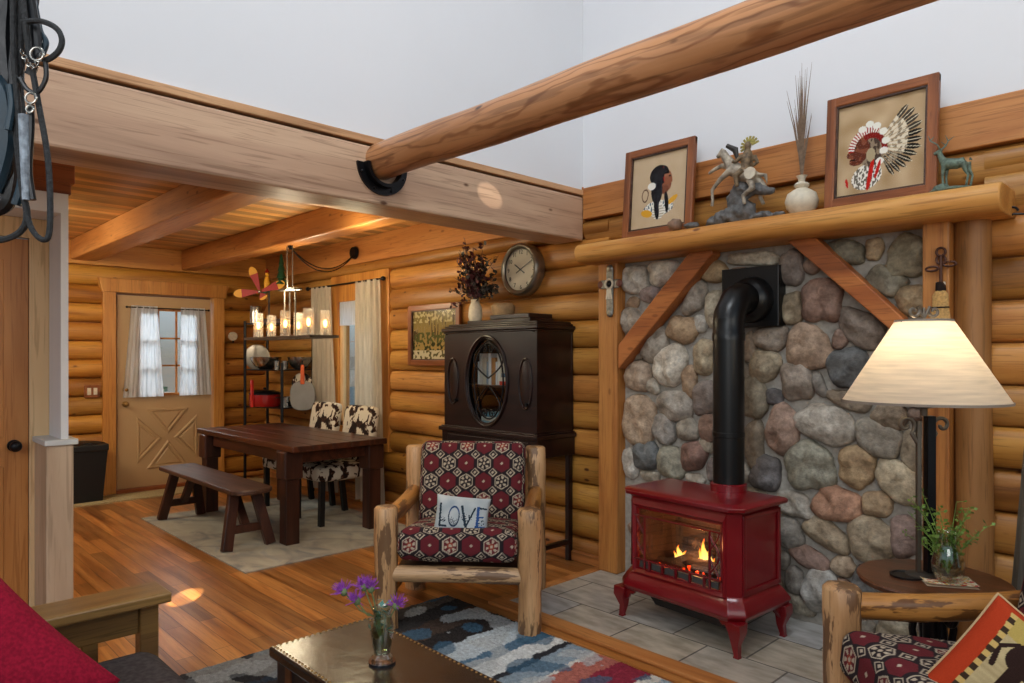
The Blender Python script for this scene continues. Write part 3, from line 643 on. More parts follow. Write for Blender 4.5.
# cowhide chairs
mt, nt, b = newmat('cowhide_print'); setp(b, .75, 0, .2)
n = N(nt, 'ShaderNodeTexNoise'); n.inputs['Scale'].default_value = 15; n.inputs['Detail'].default_value = 4; n.inputs['Distortion'].default_value = .5; nt.links.new(coords(nt, (1, 1, .8), (0, 0, 0), (3, 1, 2)), n.inputs['Vector'])
nt.links.new(ramp(nt, n.outputs[0], [(.51, S('#cfc4ae')), (.53, S('#4a2a18')), (.6, S('#1e120e'))]), b.inputs['Base Color']); M['cow'] = mt
t = thing('dining_chair', 'cowhide print parsons dining chair nearer the entry door', 'chair', (-6.18, 3.15, RZ), .0, 'cowhide print dining chairs')
def rbox(w, d, h, r, n=10, bul=.0):
    """rounded box grid centred on origin; returns MB"""
    mb = MB()
    for ax in range(3):
        for sg in (-1, 1):
            def fn(u, v):
                p = [0, 0, 0]; a, b_ = (ax+1) % 3, (ax+2) % 3; hs = (w/2, d/2, h/2)
                p[ax] = sg*hs[ax]; p[a] = (2*u-1)*hs[a]; p[b_] = (2*v-1)*hs[b_]
                q = [max(-(hs[i]-r), min(hs[i]-r, p[i])) for i in range(3)]; dv = Vector(p)-Vector(q)
                if dv.length > 1e-9: dv = dv.normalized()*r
                o = Vector(q)+dv
                if bul:
                    f = (1-(2*u-1)**2)*(1-(2*v-1)**2); o[ax] += sg*bul*f
                return o
            mb.grid(fn, n, n)
    return mb
mb = rbox(.48, .50, .13, .03, 12, .015)
for v in mb.v: v.z += .43
mb.build('seat', 'cow', t, 80)
mb = rbox(.48, .09, .56, .035, 12, .01)
for v in mb.v: 
    zz = v.z+.28; v.y += .22+zz*.16; v.z = zz+.40
mb.build('backrest', 'cow', t, 80)
for sx in (-1, 1):
    MB().obox((sx*.21, -.21, .38), (sx*.205, -.215, 0), .045, .045, (0, 1, 0)).build('leg', 'plastic', t, 0, bevel=.003)
    MB().obox((sx*.21, .21, .38), (sx*.205, .25, 0), .045, .045, (0, 1, 0)).build('leg', 'plastic', t, 0, bevel=.003)
copy_tree(t, (-5.50, 3.12, RZ), .0, 'cowhide print parsons dining chair nearer the log wall cabinet')
# chandelier
fm = bpy.data.materials.new('seeded_glass'); fm.use_nodes = True; nt = fm.node_tree; b = nt.nodes['Principled BSDF']; setp(b, .25, 0, .5)
b.inputs['Base Color'].default_value = (1, .93, .8, 1); b.inputs['Emission Color'].default_value = (1, .72, .42, 1); b.inputs['Emission Strength'].default_value = .10; b.inputs['Alpha'].default_value = .16
n = N(nt, 'ShaderNodeTexNoise'); n.inputs['Scale'].default_value = 90; bump(nt, b, n.outputs[0], .5, .003); M['frost'] = fm
t = thing('chandelier', 'rectangular bronze chandelier with lit seeded glass cylinders over table', 'chandelier', (-5.70, 2.83, 1.575))
mb = MB(); mb.box(-.64, .60, -.13, -.09, 0, .022); mb.box(-.64, .60, .09, .13, 0, .022); mb.box(-.64, -.61, -.13, .13, 0, .022); mb.box(.57, .60, -.13, .13, 0, .022); mb.build('frame', 'bronze', t, 0, bevel=.003)
mb = MB(); mb.box(-.13, .13, -.05, .05, .42, .435); mb.build('top_plate', 'bronze', t, 0, bevel=.003)
for x in (-.1, 0, .1): MB().tube([(x, 0, .43), (x, 0, .011)] if x else [(0, 0, .43), (0, 0, .0)], .007, 8).build('rod', 'bronze', t)
MB().box(-.13, .13, -.012, .012, 0, .016).build('cross_bar', 'bronze', t, 0); mb = MB(); mb.box(-.012, .012, -.12, .12, 0, .016); mb.build('cross_bar', 'bronze', t, 0)
for i, (x, y) in enumerate(((-.38, -.11), (.14, -.11), (.54, -.11), (-.59, .11), (-.06, .11), (.41, .11))):
    mb = MB(); mb.lathe([(.042, .022), (.042, .235), (.039, .235), (.039, .022)], (x, y, 0), 20); g = mb.build('glass_shade', 'frost', t)
    MB().tube([(x, y, .02), (x, y, .085)], .014, 12).build('candle_socket', 'bronze', t)
    MB().ell((x, y, .125), (.016, .016, .034), 12).build('bulb', M.setdefault('wb', emis('warm_bulb', '#ffb860', 14)), t)
cz0 = 2.38-1.575
for dx in (-.05, .05): MB().tube([(dx, 0, cz0), (dx, 0, .43)], .006, 6).build('hanging_chain', 'bronze', t)
cp = onY(355, 253, 3.72)-Vector((-5.70, 2.83, 2.38))
for dz in (0, .03): MB().tube([(cp.x*s, cp.y*s, cz0-.005+cp.z*s-(.17+dz)*4*s*(1-s)) for s in [i/20 for i in range(21)]], .005, 6).build('swag_cord', 'iron', t)
cp.z += cz0
MB().tube([cp, cp+Vector((0, -.03, 0))], [.065, .055], 24).build('canopy', 'iron', t)
MB().tube([(0, 0, cz0), (0, 0, cz0-.03)], [.02, .008], 10).build('hook', 'iron', t)

# ---------------------------------------------------------------- CORNER RACK
PL = atD(245, 400, 7.45); PR = atD(313, 400, 7.45); PL.z = PR.z = 0; PBk = Vector((-7.85, 3.62, 0)); PM = atD(282, 400, 7.15); PM.z = 0
t = thing('corner_rack', 'black metal corner shelf rack holding cookware behind the table', 'rack', (-7.2, 3.4, 0)); O = Vector((-7.2, 3.4, 0))
for p, h in ((PL, 1.80), (PR, 1.80), (PBk, 1.80), (PM, 1.36)): MB().tube([p-O, p-O+Vector((0, 0, h))], .016, 8).build('post', 'iron', t)
for z in (.45, .90, 1.29, 1.78):
    P = [PL, PM, PR, PBk] if z < 1.5 else [PL, PR, PBk]
    MB().prism([((p-O).x, (p-O).y) for p in P], z-.012, z, 'XY').build('shelf', 'iron', t, 0)
def onrack(px, D, z): p = atD(px, 400, D); p.z = z; return p
def bowl(name, lb, px, D, z, r, h, mat='steel', grp=None):
    mb = MB(); pr = [(r*.4, 0), (r*.75, h*.3), (r*.95, h*.75), (r, h), (r*1.04, h), (r*.97, h*.98), (r*.9, h*.7), (r*.7, h*.33), (0, .01)]
    mb.lathe([(0, 0)]+pr, (0, 0, 0), 28); o = mb.build(name, mat, None, 40, loc=onrack(px, D, z)); tag(o, lb, 'bowl', grp); return o
bowl('metal_bowl', 'large steel mixing bowl left on the corner rack shelf', 266, 7.42, 1.29, .16, .13)
bowl('metal_bowl', 'steel mixing bowl at the right of the rack shelf', 300, 7.42, 1.29, .13, .13)
for px, lb in ((277, 'steel cup beside the large mixing bowl on rack'), (285, 'steel cup between the two mixing bowls on rack')):
    mb = MB(); mb.lathe([(0, 0), (.03, 0), (.036, .09), (.033, .09), (.028, .005), (0, .005)], n=16); tag(mb.build('metal_cup', 'steel', loc=onrack(px, 7.36, 1.29)), lb, 'cup')
t = thing('red_pot', 'red enamel stock pot on the lower rack shelf', 'pot', onrack(265, 7.45, .90))
mb = MB(); mb.lathe([(0, 0), (.15, 0), (.16, .02), (.16, .13), (.155, .13), (.15, .01), (0, .01)], n=28); mb.build('pot_body', plain('bright_red', '#8c1410', .25, coat=.4), t)
mb = MB(); mb.lathe([(.163, .125), (.165, .14), (.10, .165), (0, .17)], n=28); mb.build('lid', 'iron', t); MB().ell((0, 0, .185), (.02, .02, .014), 12).build('lid_knob', 'iron', t)
t = thing('saucepan', 'small steel saucepan beside the red pot', 'pan', onrack(287, 7.42, .90))
mb = MB(); mb.lathe([(0, 0), (.07, 0), (.075, .10), (.07, .10), (.066, .006), (0, .006)], n=24); mb.build('pan_body', 'steel', t); MB().obox((.03, -.06, .09), (.08, -.16, .10), .016, .008).build('handle', 'iron', t)
t = thing('skillet', 'black skillet leaning behind the steel saucepan', 'pan', onrack(298, 7.46, .96), rot=(0, 0, 0))
mb = MB(); mb.lathe([(0, 0), (.10, 0), (.12, .04), (.115, .04), (.098, .006), (0, .006)], n=24); mb.build('pan_body', 'iron', t); MB().obox((.10, .0, .03), (.2, .1, .04), .02, .008).build('handle', 'iron', t)
t = thing('skillet', 'black cast iron skillet under the stacked cookware on rack', 'pan', onrack(298, 7.46, .90))
mb = MB(); mb.lathe([(0, 0), (.12, 0), (.14, .05), (.135, .05), (.118, .006), (0, .006)], n=24); mb.build('pan_body', 'iron', t); MB().obox((-.10, -.05, .03), (-.2, -.08, .04), .02, .008).build('handle', 'iron', t)
FD = Vector((-CC, SS, 0)); RD = Vector((SS, CC, 0))
def face_mat(loc, tilt=0):   # frame whose local X = RD, local Y = away from room centre, Z up
    return math.atan2(RD.y, RD.x)
az = math.atan2(RD.y, RD.x)
mb = MB(); mb.ell((0, 0, 0), (.14, .012, .14), 28); tag(mb.build('round_tray', plain('pale_pewter', '#8c8478', .35, .8), loc=atD(257, 357, 7.60), rot=(0, 0, az)), 'round pewter tray hanging at the rack left post', 'tray')
mb = MB(); mb.obox((0, 0, 0), (.0, 0, .28), .035, .02, (0, 1, 0)); tag(mb.build('red_spatula', plain('red_silicone', '#c02018', .4), loc=onrack(252, 7.30, .90)), 'red spatula standing upright above the red pot', 'utensil')
p = atD(303, 394, 7.2); t = thing('frying_pan', 'grey frying pan hanging from the rack by an orange handle', 'pan', p, az)
mb = MB(); pl = [(.13*math.copysign(abs(math.cos(a))**.7, math.cos(a)), .15*math.copysign(abs(math.sin(a))**.7, math.sin(a))-.02) for a in [2*PI*i/32 for i in range(32)]]
mb.prism(pl, -.02, .01); mb.build('pan_body', plain('grey_metal', '#8a8680', .4, .4), t, 50, bevel=.008)
MB().prism([(-.022, .10), (.022, .10), (.018, .30), (-.018, .30)], -.03, -.008).build('handle', plain('orange_handle', '#c8541c', .45), t, 0, bevel=.008)
MB().tube([(0, -.02, .30), (0, -.01, .34), (0, .10, .36)], .005, 6).build('hook', 'iron', t)
t = thing('cow_print_plate', 'cream plate with dark spots behind the hanging frying pan', 'plate', atD(302, 384, 7.38), az)
MB().ell((0, 0, 0), (.11, .01, .12), 24).build('disc', 'cow', t)
t = thing('metal_pitcher', 'tall steel pitcher on top of the corner rack', 'pitcher', onrack(256, 7.5, 1.78))
mb = MB(); mb.lathe([(0, 0), (.06, 0), (.062, .10), (.055, .17), (.06, .18), (.056, .18), (.05, .16), (0, .02)], n=20); mb.build('pitcher_body', 'steel', t); mb = MB(); mb.tube([(-.06, 0, .15), (-.10, 0, .13), (-.10, 0, .06), (-.062, 0, .04)], .007, 8); mb.build('handle', 'steel', t)
t = thing('wooden_tray', 'low dark wooden tray on top of the corner rack', 'tray', onrack(279, 7.55, 1.78), az)
MB().box(-.15, .15, -.06, .06, 0, .05).build('tray_body', 'bench', t, 0, bevel=.01)
t = thing('whirligig', 'folk art whirligig with red and yellow propeller and green tree', 'whirligig', onrack(269, 7.45, 1.83), az)
redp, yelp, grnp = plain('whirl_red', '#a01c14', .5), plain('whirl_yellow', '#e0a020', .5), plain('whirl_green', '#1c4a2c', .5)
MB().tube([(0, 0, 0), (0, 0, .33)], .008, 8).build('pole', 'iron', t)
MB().obox((-.08, 0, .26), (.20, 0, .40), .03, .03).build('arm_bar', grnp, t, 0)
for a in (110, 185, 300, 20):
    a = math.radians(a); h = Vector((-.08, -.04, .28)); d_ = Vector((math.cos(a), 0, math.sin(a))); e_ = Vector((-d_.z, 0, d_.x))
    L = .30 if a < 4 else .10
    mb = MB(); mb.add([h+d_*.02-e_*.012, h+d_*L*.65-e_*.045, h+d_*L*.65+e_*.045, h+d_*.02+e_*.012], [(0, 1, 2, 3)]); bl = mb.build('blade', redp, t, 0, solid=.008)
    mb = MB(); n_ = 10; mb.add([h+d_*(L*.65)+e_*.045*math.cos(q)+d_*.28*L*max(0, math.sin(q)) for q in [PI*i/n_ for i in range(n_+1)]], [tuple(range(n_+1))]); mb.build('blade_tip', yelp, bl, 0, solid=.008)
MB().ell((-.08, -.05, .28), (.02, .02, .02), 10).build('hub', 'steel', t)
mb = MB(); mb.tube([(-.02, 0, .30), (-.02, 0, .38), (-.02, 0, .44)], [.03, .035, .02], 10); mb.ell((-.02, 0, .47), (.02, .02, .025), 10); mb.build('figure', yelp, t)
mb = MB(); mb.tube([(-.02, 0, .485), (-.02, 0, .53)], [.03, .002], 10); mb.build('figure_hat', redp, t)
mb = MB()
for k in range(4): mb.tube([(.13, 0, .36+k*.07), (.13, 0, .47+k*.07)], [.065-.012*k, .01], 8)
mb.build('tree_cutout', grnp, t)

# ---------------------------------------------------------------- CABINET
X0, X1, YF, YB = -4.22, -3.24, 3.355, 3.722
t = thing('radio_cabinet', 'antique near-black cabinet with oval grille window on a legged stand', 'cabinet', ((X0+X1)/2, (YF+YB)/2, 0)); O = Vector(((X0+X1)/2, (YF+YB)/2, 0)); hw = (X1-X0)/2; hd = (YB-YF)/2
oc = onY(486.5, 381, YF)-O; oa = 22.5*depth(-3.8, YF)/FPX*1.32; ob = 43.5*depth(-3.8, YF)/FPX
mb = MB(); mb.box(-hw, -hw+.02, -hd, hd, .90, 1.60); mb.box(hw-.02, hw, -hd, hd, .90, 1.60); mb.box(-hw, hw, hd-.02, hd, .90, 1.60); mb.box(-hw, hw, -hd, hd, .90, .92); mb.box(-hw+.02, hw-.02, -hd+.05, hd-.02, 1.20, 1.215); mb.build('carcass', 'cab', t, 0, bevel=.003)
# front with oval hole
mb = MB(); nn = 64; inn = []; out = []; 
for k in range(nn):
    a = 2*PI*k/nn; c_, s_ = math.cos(a), math.sin(a); inn.append((oc.x+oa*c_, oc.z+ob*s_))
    tt = min((hw-oc.x if c_ > 0 else hw+oc.x)/max(1e-6, abs(c_)), ((1.60-oc.z) if s_ > 0 else (oc.z-.90))/max(1e-6, abs(s_))); out.append((oc.x+c_*tt, oc.z+s_*tt))
yy0, yy1 = -hd-.002, -hd+.02
vs = [(x, yy0, z) for x, z in inn]+[(x, yy0, z) for x, z in out]+[(x, yy1, z) for x, z in inn]
mb.add(vs, [(k, (k+1) % nn, nn+(k+1) % nn, nn+k) for k in range(nn)]+[(k, (k+1) % nn, 2*nn+(k+1) % nn, 2*nn+k) for k in range(nn)])
for sx, sz in ((hw, 1.60), (-hw, 1.60), (hw, .90), (-hw, .90)):
    pass
mb.build('front_panel', 'cab', t, 0)
def ovring(mb, cx, cz, a, b_, y, r, n=56): mb.tube([(cx+a*math.cos(2*PI*k/n), y, cz+b_*math.sin(2*PI*k/n)) for k in range(n)], r, 8, closed=True)
mb = MB(); ovring(mb, oc.x, oc.z, oa*1.03, ob*1.02, -hd-.006, .011); ovring(mb, oc.x, oc.z, oa*.96, ob*.97, -hd, .006); mb.build('oval_moulding', 'cab', t)
mb = MB(); ovring(mb, oc.x+.02, oc.z, oa*.72, ob*.86, -hd, .006)
yq = -hd-.002
for sg in (-1, 1):
    mb.tube([(oc.x+.02+sg*oa*.72*math.sin(u*PI), yq, oc.z+.02+u*ob*.86) for u in [i/14 for i in range(15)]], .006, 6)
    mb.tube([(oc.x+.02+sg*(oa*.05+oa*.55*math.sin(u*PI*.8)), yq, oc.z-.04-u*ob*.80) for u in [i/14 for i in range(15)]], .006, 6)
    mb.tube([(oc.x+.02+sg*(.035+.03*(1-i/20)*math.cos(i*.5)), yq, oc.z+ob*.72+.035*(1-i/20)*math.sin(i*.5)) for i in range(20)], .005, 6)
    mb.tube([(oc.x+.02+sg*(.035+.03*(1-i/20)*math.cos(i*.5)), yq, oc.z-ob*.74+.035*(1-i/20)*math.sin(i*.5)) for i in range(20)], .005, 6)
mb.build('scroll_grille', 'iron', t)
MB().add([(x, -hd+.016, z) for x, z in inn], [tuple(range(nn))]).build('glass_pane', glassmat('cabinet_glass', (.85, .9, .92), .05, .5), t, 0)
for sx in (-1, 1):
    mb = MB(); ovring(mb, sx*.385, oc.z-.01, .062, .17, -hd-.004, .007, 40); mb.build('side_oval', 'cab', t)
    MB().ell((sx*.375, -hd, oc.z-.01), (.056, .008, .16), 24).build('side_oval_panel', 'cab', t)
    MB().tube([(sx*.375+.03, -hd-.002, oc.z-.15), (sx*.375+.03, -hd-.025, oc.z-.15)], .012, 10).build('knob', 'iron', t)
mb = MB()
for i, (e, z0, z1) in enumerate(((.008, 1.595, 1.61), (.02, 1.61, 1.635), (-.0, 1.635, 1.65), (-.02, 1.65, 1.665))): mb.box(-hw-e, hw+e, -hd-e, hd, z0, z1)
mb.build('cornice', 'cab', t, 0, bevel=.005)
mb = MB(); mb.box(-.30, .36, -.12, .12, 1.665, 1.69); mb.build('top_moulding', 'cab', t, 0, bevel=.006)
mb = MB(); mb.box(-hw-.035, hw+.03, -hd-.035, hd+.0, .865, .895); mb.box(-hw-.02, hw+.018, -hd-.02, hd, .895, .905); mb.box(-hw-.015, hw+.015, -hd-.015, hd, .74, .865); mb.build('stand_top', 'cab', t, 0, bevel=.005)
MB().box(-hw+.06, hw-.06, -hd-.022, -hd-.012, .765, .845).build('drawer', 'cab', t, 0, bevel=.004)
for sx in (-1, 1):
    for sy in (-1, 1): mb = MB(); mb.obox((sx*(hw-.02), sy*(hd-.025), .74), (sx*(hw-.02), sy*(hd-.025), .0), .04, .04, (1, 0, 0)); mb.build('leg', 'cab', t, 0, bevel=.006)
for sx in (-1, 1): MB().obox((sx*(hw-.02), -(hd-.03), .13), (sx*(hw-.02), hd-.03, .13), .03, .03).build('stretcher', 'cab', t, 0)
# books behind cabinet glass; pale covers also stand in for reflections on the pane
cols = ['#d0d4d8', '#e4e0d8', '#c8c0b0', '#8aa0b0', '#d8dce0', '#a87848']
xx = -3.97
for i in range(9):
    w = .018+.012*((i*7) % 3); h = .17+.03*((i*5) % 3); mb = MB(); mb.box(0, w, 0, .15, 0, h)
    tag(mb.build('book', plain('book_cover', cols[i % 6], .6), loc=(xx, 3.47, 1.216), smooth=0, bevel=.002), ('upright book with %s cover behind the oval cabinet glass, %s of the row' % (['silver grey', 'white', 'buff', 'slate blue', 'pale grey', 'ochre'][i % 6], ['first', 'second', 'third', 'fourth', 'fifth', 'sixth', 'seventh', 'eighth', 'last'][i])), 'book', 'books on the upper cabinet shelf'); xx += w+.003
for i, (c, w, l2) in enumerate((('#c03020', .20, 'red'), ('#e0dcd0', .18, 'white'), ('#4a7a9a', .17, 'blue'))):
    tag(MB().box(0, w, 0, .14, 0, .028).build('book', plain('flat_book', c, .6), loc=(-3.72+.01*i, 3.46, 1.2165+.0285*i), smooth=0, bevel=.002), l2+' book lying flat in a pile behind the oval cabinet glass', 'book', 'stacked books in the cabinet')
for i, (c, l2) in enumerate((('#8ab0c0', 'pale blue'), ('#d0d0c8', 'ivory'), ('#5a8a9a', 'teal'))):
    tag(MB().box(0, .24, 0, .16, 0, .03).build('book', plain('low_book', c, .6), loc=(-3.92+.015*i, 3.45, .9205+.0305*i), smooth=0, bevel=.002), l2+' book lying flat on the cabinet floor behind glass', 'book', 'books on the cabinet floor')
# vase with dried stems on cabinet
vp = Vector((-4.03, 3.50, 1.6655))
t = thing('flower_vase', 'small beige ceramic vase of dried burgundy leaves on the cabinet', 'vase', vp)
mb = MB(); mb.lathe([(0, 0), (.035, 0), (.055, .06), (.05, .13), (.03, .17), (.036, .19), (.03, .19), (.02, .16), (0, .16)], n=24); mb.build('vase_body', 'ceramic', t)
rr = random.Random(5); mb = MB(); ml = MB(); ml2 = MB()
for k in range(60):
    a = rr.uniform(0, 2*PI); sp = rr.uniform(.04, .26); h = rr.uniform(.2, .50)
    if k > 44: h = rr.uniform(.10, .25); sp = rr.uniform(.22, .36); a = rr.choice((PI+rr.uniform(-.5, .3), -rr.uniform(.0, .6)))
    pts = [Vector((math.cos(a)*sp*s**1.3, math.sin(a)*sp*.45*s**1.3, .17+h*s-.12*(sp > .2)*s*s)) for s in (0, .25, .5, .75, 1)]
    mb.tube(pts, .0018, 5)
    for s in range(16):
        i = rr.uniform(1.0, 3.99); p = pts[int(i)].lerp(pts[int(i)+1], i % 1); d_ = Vector((rr.uniform(-1, 1), rr.uniform(-1, 1), rr.uniform(-.6, 1))).normalized(); e_ = d_.cross(Vector((rr.random(), rr.random(), rr.random()))).normalized()
        L = rr.uniform(.026, .046); W = L*.45
        (ml if (rr.random() < .75 and p.x < .1) else ml2).add([p, p+d_*L*.5+e_*W, p+d_*L, p+d_*L*.5-e_*W], [(0, 1, 2, 3)])
mb.build('stem', 'leafd', t); o = ml.build('leaves', 'leafm', t, 0); o['kind'] = 'stuff'; o = ml2.build('dry_leaves', 'leafd', t, 0); o['kind'] = 'stuff'
# terracotta pot behind
t = thing('clay_pot', 'low buff clay pot standing right of the vase on cabinet', 'pot', (-3.83, 3.60, 1.6655+.0255)); mb = MB(); mb.lathe([(0, 0), (.05, 0), (.085, .06), (.09, .11), (.07, .13), (.06, .12), (0, .1)], n=24); mb.build('pot_body', 'terra', t)
tag(MB().box(-3.80, -3.40, 3.44, 3.68, 1.6915, 1.725).build('wooden_box', 'cab', smooth=0, bevel=.006), 'flat dark wooden box on top of the cabinet', 'box')
# clock
cc_ = onY(520, 269.5, 3.66); t = thing('wall_clock', 'round pewter rimmed wall clock reading ten past ten on logs', 'clock', (cc_.x, 3.725, cc_.z))
rad = 26*depth(cc_.x, 3.66)/FPX
mb = MB(); prof = [(rad*.80, .075), (rad*.84, .085), (rad*.93, .09), (rad, .075), (rad*1.02, .04), (rad*1.0, 0)]
vs = []; fs = []; n_ = 48
for r, h in prof: vs += [(r*math.cos(2*PI*k/n_), -h, r*math.sin(2*PI*k/n_)) for k in range(n_)]
for i in range(len(prof)-1): fs += [(i*n_+k, i*n_+(k+1) % n_, (i+1)*n_+(k+1) % n_, (i+1)*n_+k) for k in range(n_)]
mb.add(vs, fs); mb.build('rim', plain('pewter', '#948e82', .3, .85), t)
mb = MB(); mb.add([(rad*.85*math.cos(2*PI*k/n_), -.055, rad*.85*math.sin(2*PI*k/n_)) for k in range(n_)], [tuple(range(n_))]); mb.build('clock_face', plain('clock_paper', '#bcb4a4', .7, var=.1, scale=6), t, 0)
def text(body, size, mat, parent, loc, rot, name, ext=.001, sx=1):
    cu = bpy.data.curves.new(name, 'FONT'); cu.body = body; cu.size = size; cu.align_x = 'CENTER'; cu.align_y = 'CENTER'; cu.extrude = ext; cu.resolution_u = 2
    o = bpy.data.objects.new(name, cu); col.objects.link(o); dg = bpy.context.evaluated_depsgraph_get(); me = bpy.data.meshes.new_from_object(o.evaluated_get(dg)); bpy.data.objects.remove(o)
    o = bpy.data.objects.new(name, me); me.materials.append(M[mat] if isinstance(mat, str) else mat); col.objects.link(o); o.parent = parent; o.location = loc; o.rotation_euler = rot; o.scale = (sx, 1, 1); return o
for k in range(1, 13):
    a = PI/2-k*PI/6; text(str(k), rad*.24, 'leather', t, (rad*.68*math.cos(a), -.057, rad*.68*math.sin(a)), (PI/2, 0, 0), 'numeral')
for a, L, w in ((math.radians(90-305), rad*.38, .008), (math.radians(90-63), rad*.62, .006)):
    d_ = Vector((math.cos(a), 0, math.sin(a))); MB().obox(d_*-.05+Vector((0, -.062, 0)), d_*L+Vector((0, -.062, 0)), w, .003, (0, 1, 0)).build('clock_hand', 'leather', t, 0)
# painted picture helper -------------------------------------------------
def grid_paint(name, parent, x0, x1, z0, z1, y, fn, res, mat='paint'):
    nu = max(2, int((x1-x0)/res)); nv = max(2, int((z1-z0)/res)); mb = MB()
    mb.grid(lambda u, v: (x0+(x1-x0)*u, y, z0+(z1-z0)*v), nu, nv, lambda u, v: fn(u, v)); return mb.build(name, mat, parent, 0)
def picture(name, lb, cx, cz, w, h, y, fn, fw=.045, lean=0, res=.0035, mat='paint', cat='picture'):
    t = thing(name, lb, cat, (cx, y, cz), rot=(lean, 0, 0))
    for a, b_, c_, d_ in ((-w/2, w/2, h-fw, h), (-w/2, w/2, 0, fw)): MB().box(a, b_, -.02, .012, c_, d_).build('frame_rail', 'frame', t, 0, bevel=.006)
    for sx in (-1, 1): MB().box(min(sx*w/2, sx*(w/2-fw)), max(sx*w/2, sx*(w/2-fw)), -.021, .012, 0.0005, h-.0005).build('frame_side', 'frameZ', t, 0, bevel=.006)
    mb = MB(); f2 = fw*.75
    for a, b_, c_, d_ in ((-w/2+f2, w/2-f2, h-fw-.008, h-fw), (-w/2+f2, w/2-f2, fw, fw+.008), (-w/2+fw, -w/2+fw+.008, fw, h-fw), (w/2-fw-.008, w/2-fw, fw, h-fw)): mb.box(a, b_, -.015, 0, c_, d_)
    mb.build('inner_lip', 'bench', t, 0)
    grid_paint('artwork', t, -w/2+fw-.004, w/2-fw+.004, fw-.004, h-fw+.004, .002, fn, res, mat)
    MB().box(-w/2+fw-.002, w/2-fw+.002, -.006, -.004, fw-.002, h-fw+.002).build('glass_pane', 'pglass', t, 0)
    return t
def el(u, v, cx, cy, a, b_, an=0):
    dx, dy = u-cx, v-cy; c, s = math.cos(an), math.sin(an); return ((dx*c+dy*s)/a)**2+((-dx*s+dy*c)/b_)**2
BL, RED_, WH, SK, OR, GR, BG = S('#141214'), S('#9c2018'), S('#e4e0d4'), S('#7c4a34'), S('#d8a030'), S('#8a8a80'), S('#cbb596')
def woman(u, v):
    n_ = noise.noise(Vector((u*9, v*9, 0)))*.05; c = mixc(BG, S('#b89c78'), .5+n_*4)
    u += n_*.15
    # shawl
    if el(u, v, .50, .27, .26, .10) < 1: c = WH if noise.noise(Vector((u*40, v*40, 1))) > -.1 else S('#5c6c74')
    if el(u, v, .30, .22, .10, .05, -.2) < 1 or el(u, v, .74, .35, .10, .035, .5) < 1: c = OR
    if el(u, v, .5, .22, .10, .10) < 1: c = S('#b0a894') if (int(v*60) % 2) else WH
    if el(u, v, .26, .46, .06, .09) < 1 and el(u, v, .26, .46, .045, .07) > 1: c = S('#5c4030')
    # face, profile to the right
    if el(u, v, .62, .63, .10, .12) < 1 or el(u, v, .70, .60, .03, .025) < 1 or el(u, v, .655, .53, .05, .05) < 1: c = S('#8a5238') if v < .66 else S('#9c6448')
    if el(u, v, .68, .665, .022, .012) < 1: c = BL
    if el(u, v, .695, .555, .02, .007) < 1: c = S('#5a2018')
    if el(u, v, .60, .50, .07, .06) < 1: c = S('#70402c')
    # hair
    if el(u, v, .50, .70, .17, .13) < 1 and not (u > .59 and v < .70): c = BL
    if el(u, v, .46, .52, .10, .2, .1) < 1 or el(u, v, .47, .3, .045, .18, .12) < 1 or el(u, v, .64, .33, .035, .14, .12) < 1: c = mixc(BL, S('#3a3a44'), .5 if noise.noise(Vector((u*60, v*4, 2))) > .2 else 0)
    if el(u, v, .37, .57, .07, .05) < 1: c = WH
    if .55 < u < .60 and .60 < v < .8 and noise.noise(Vector((u*30, v*8, 5))) > .3: c = RED_
    return c
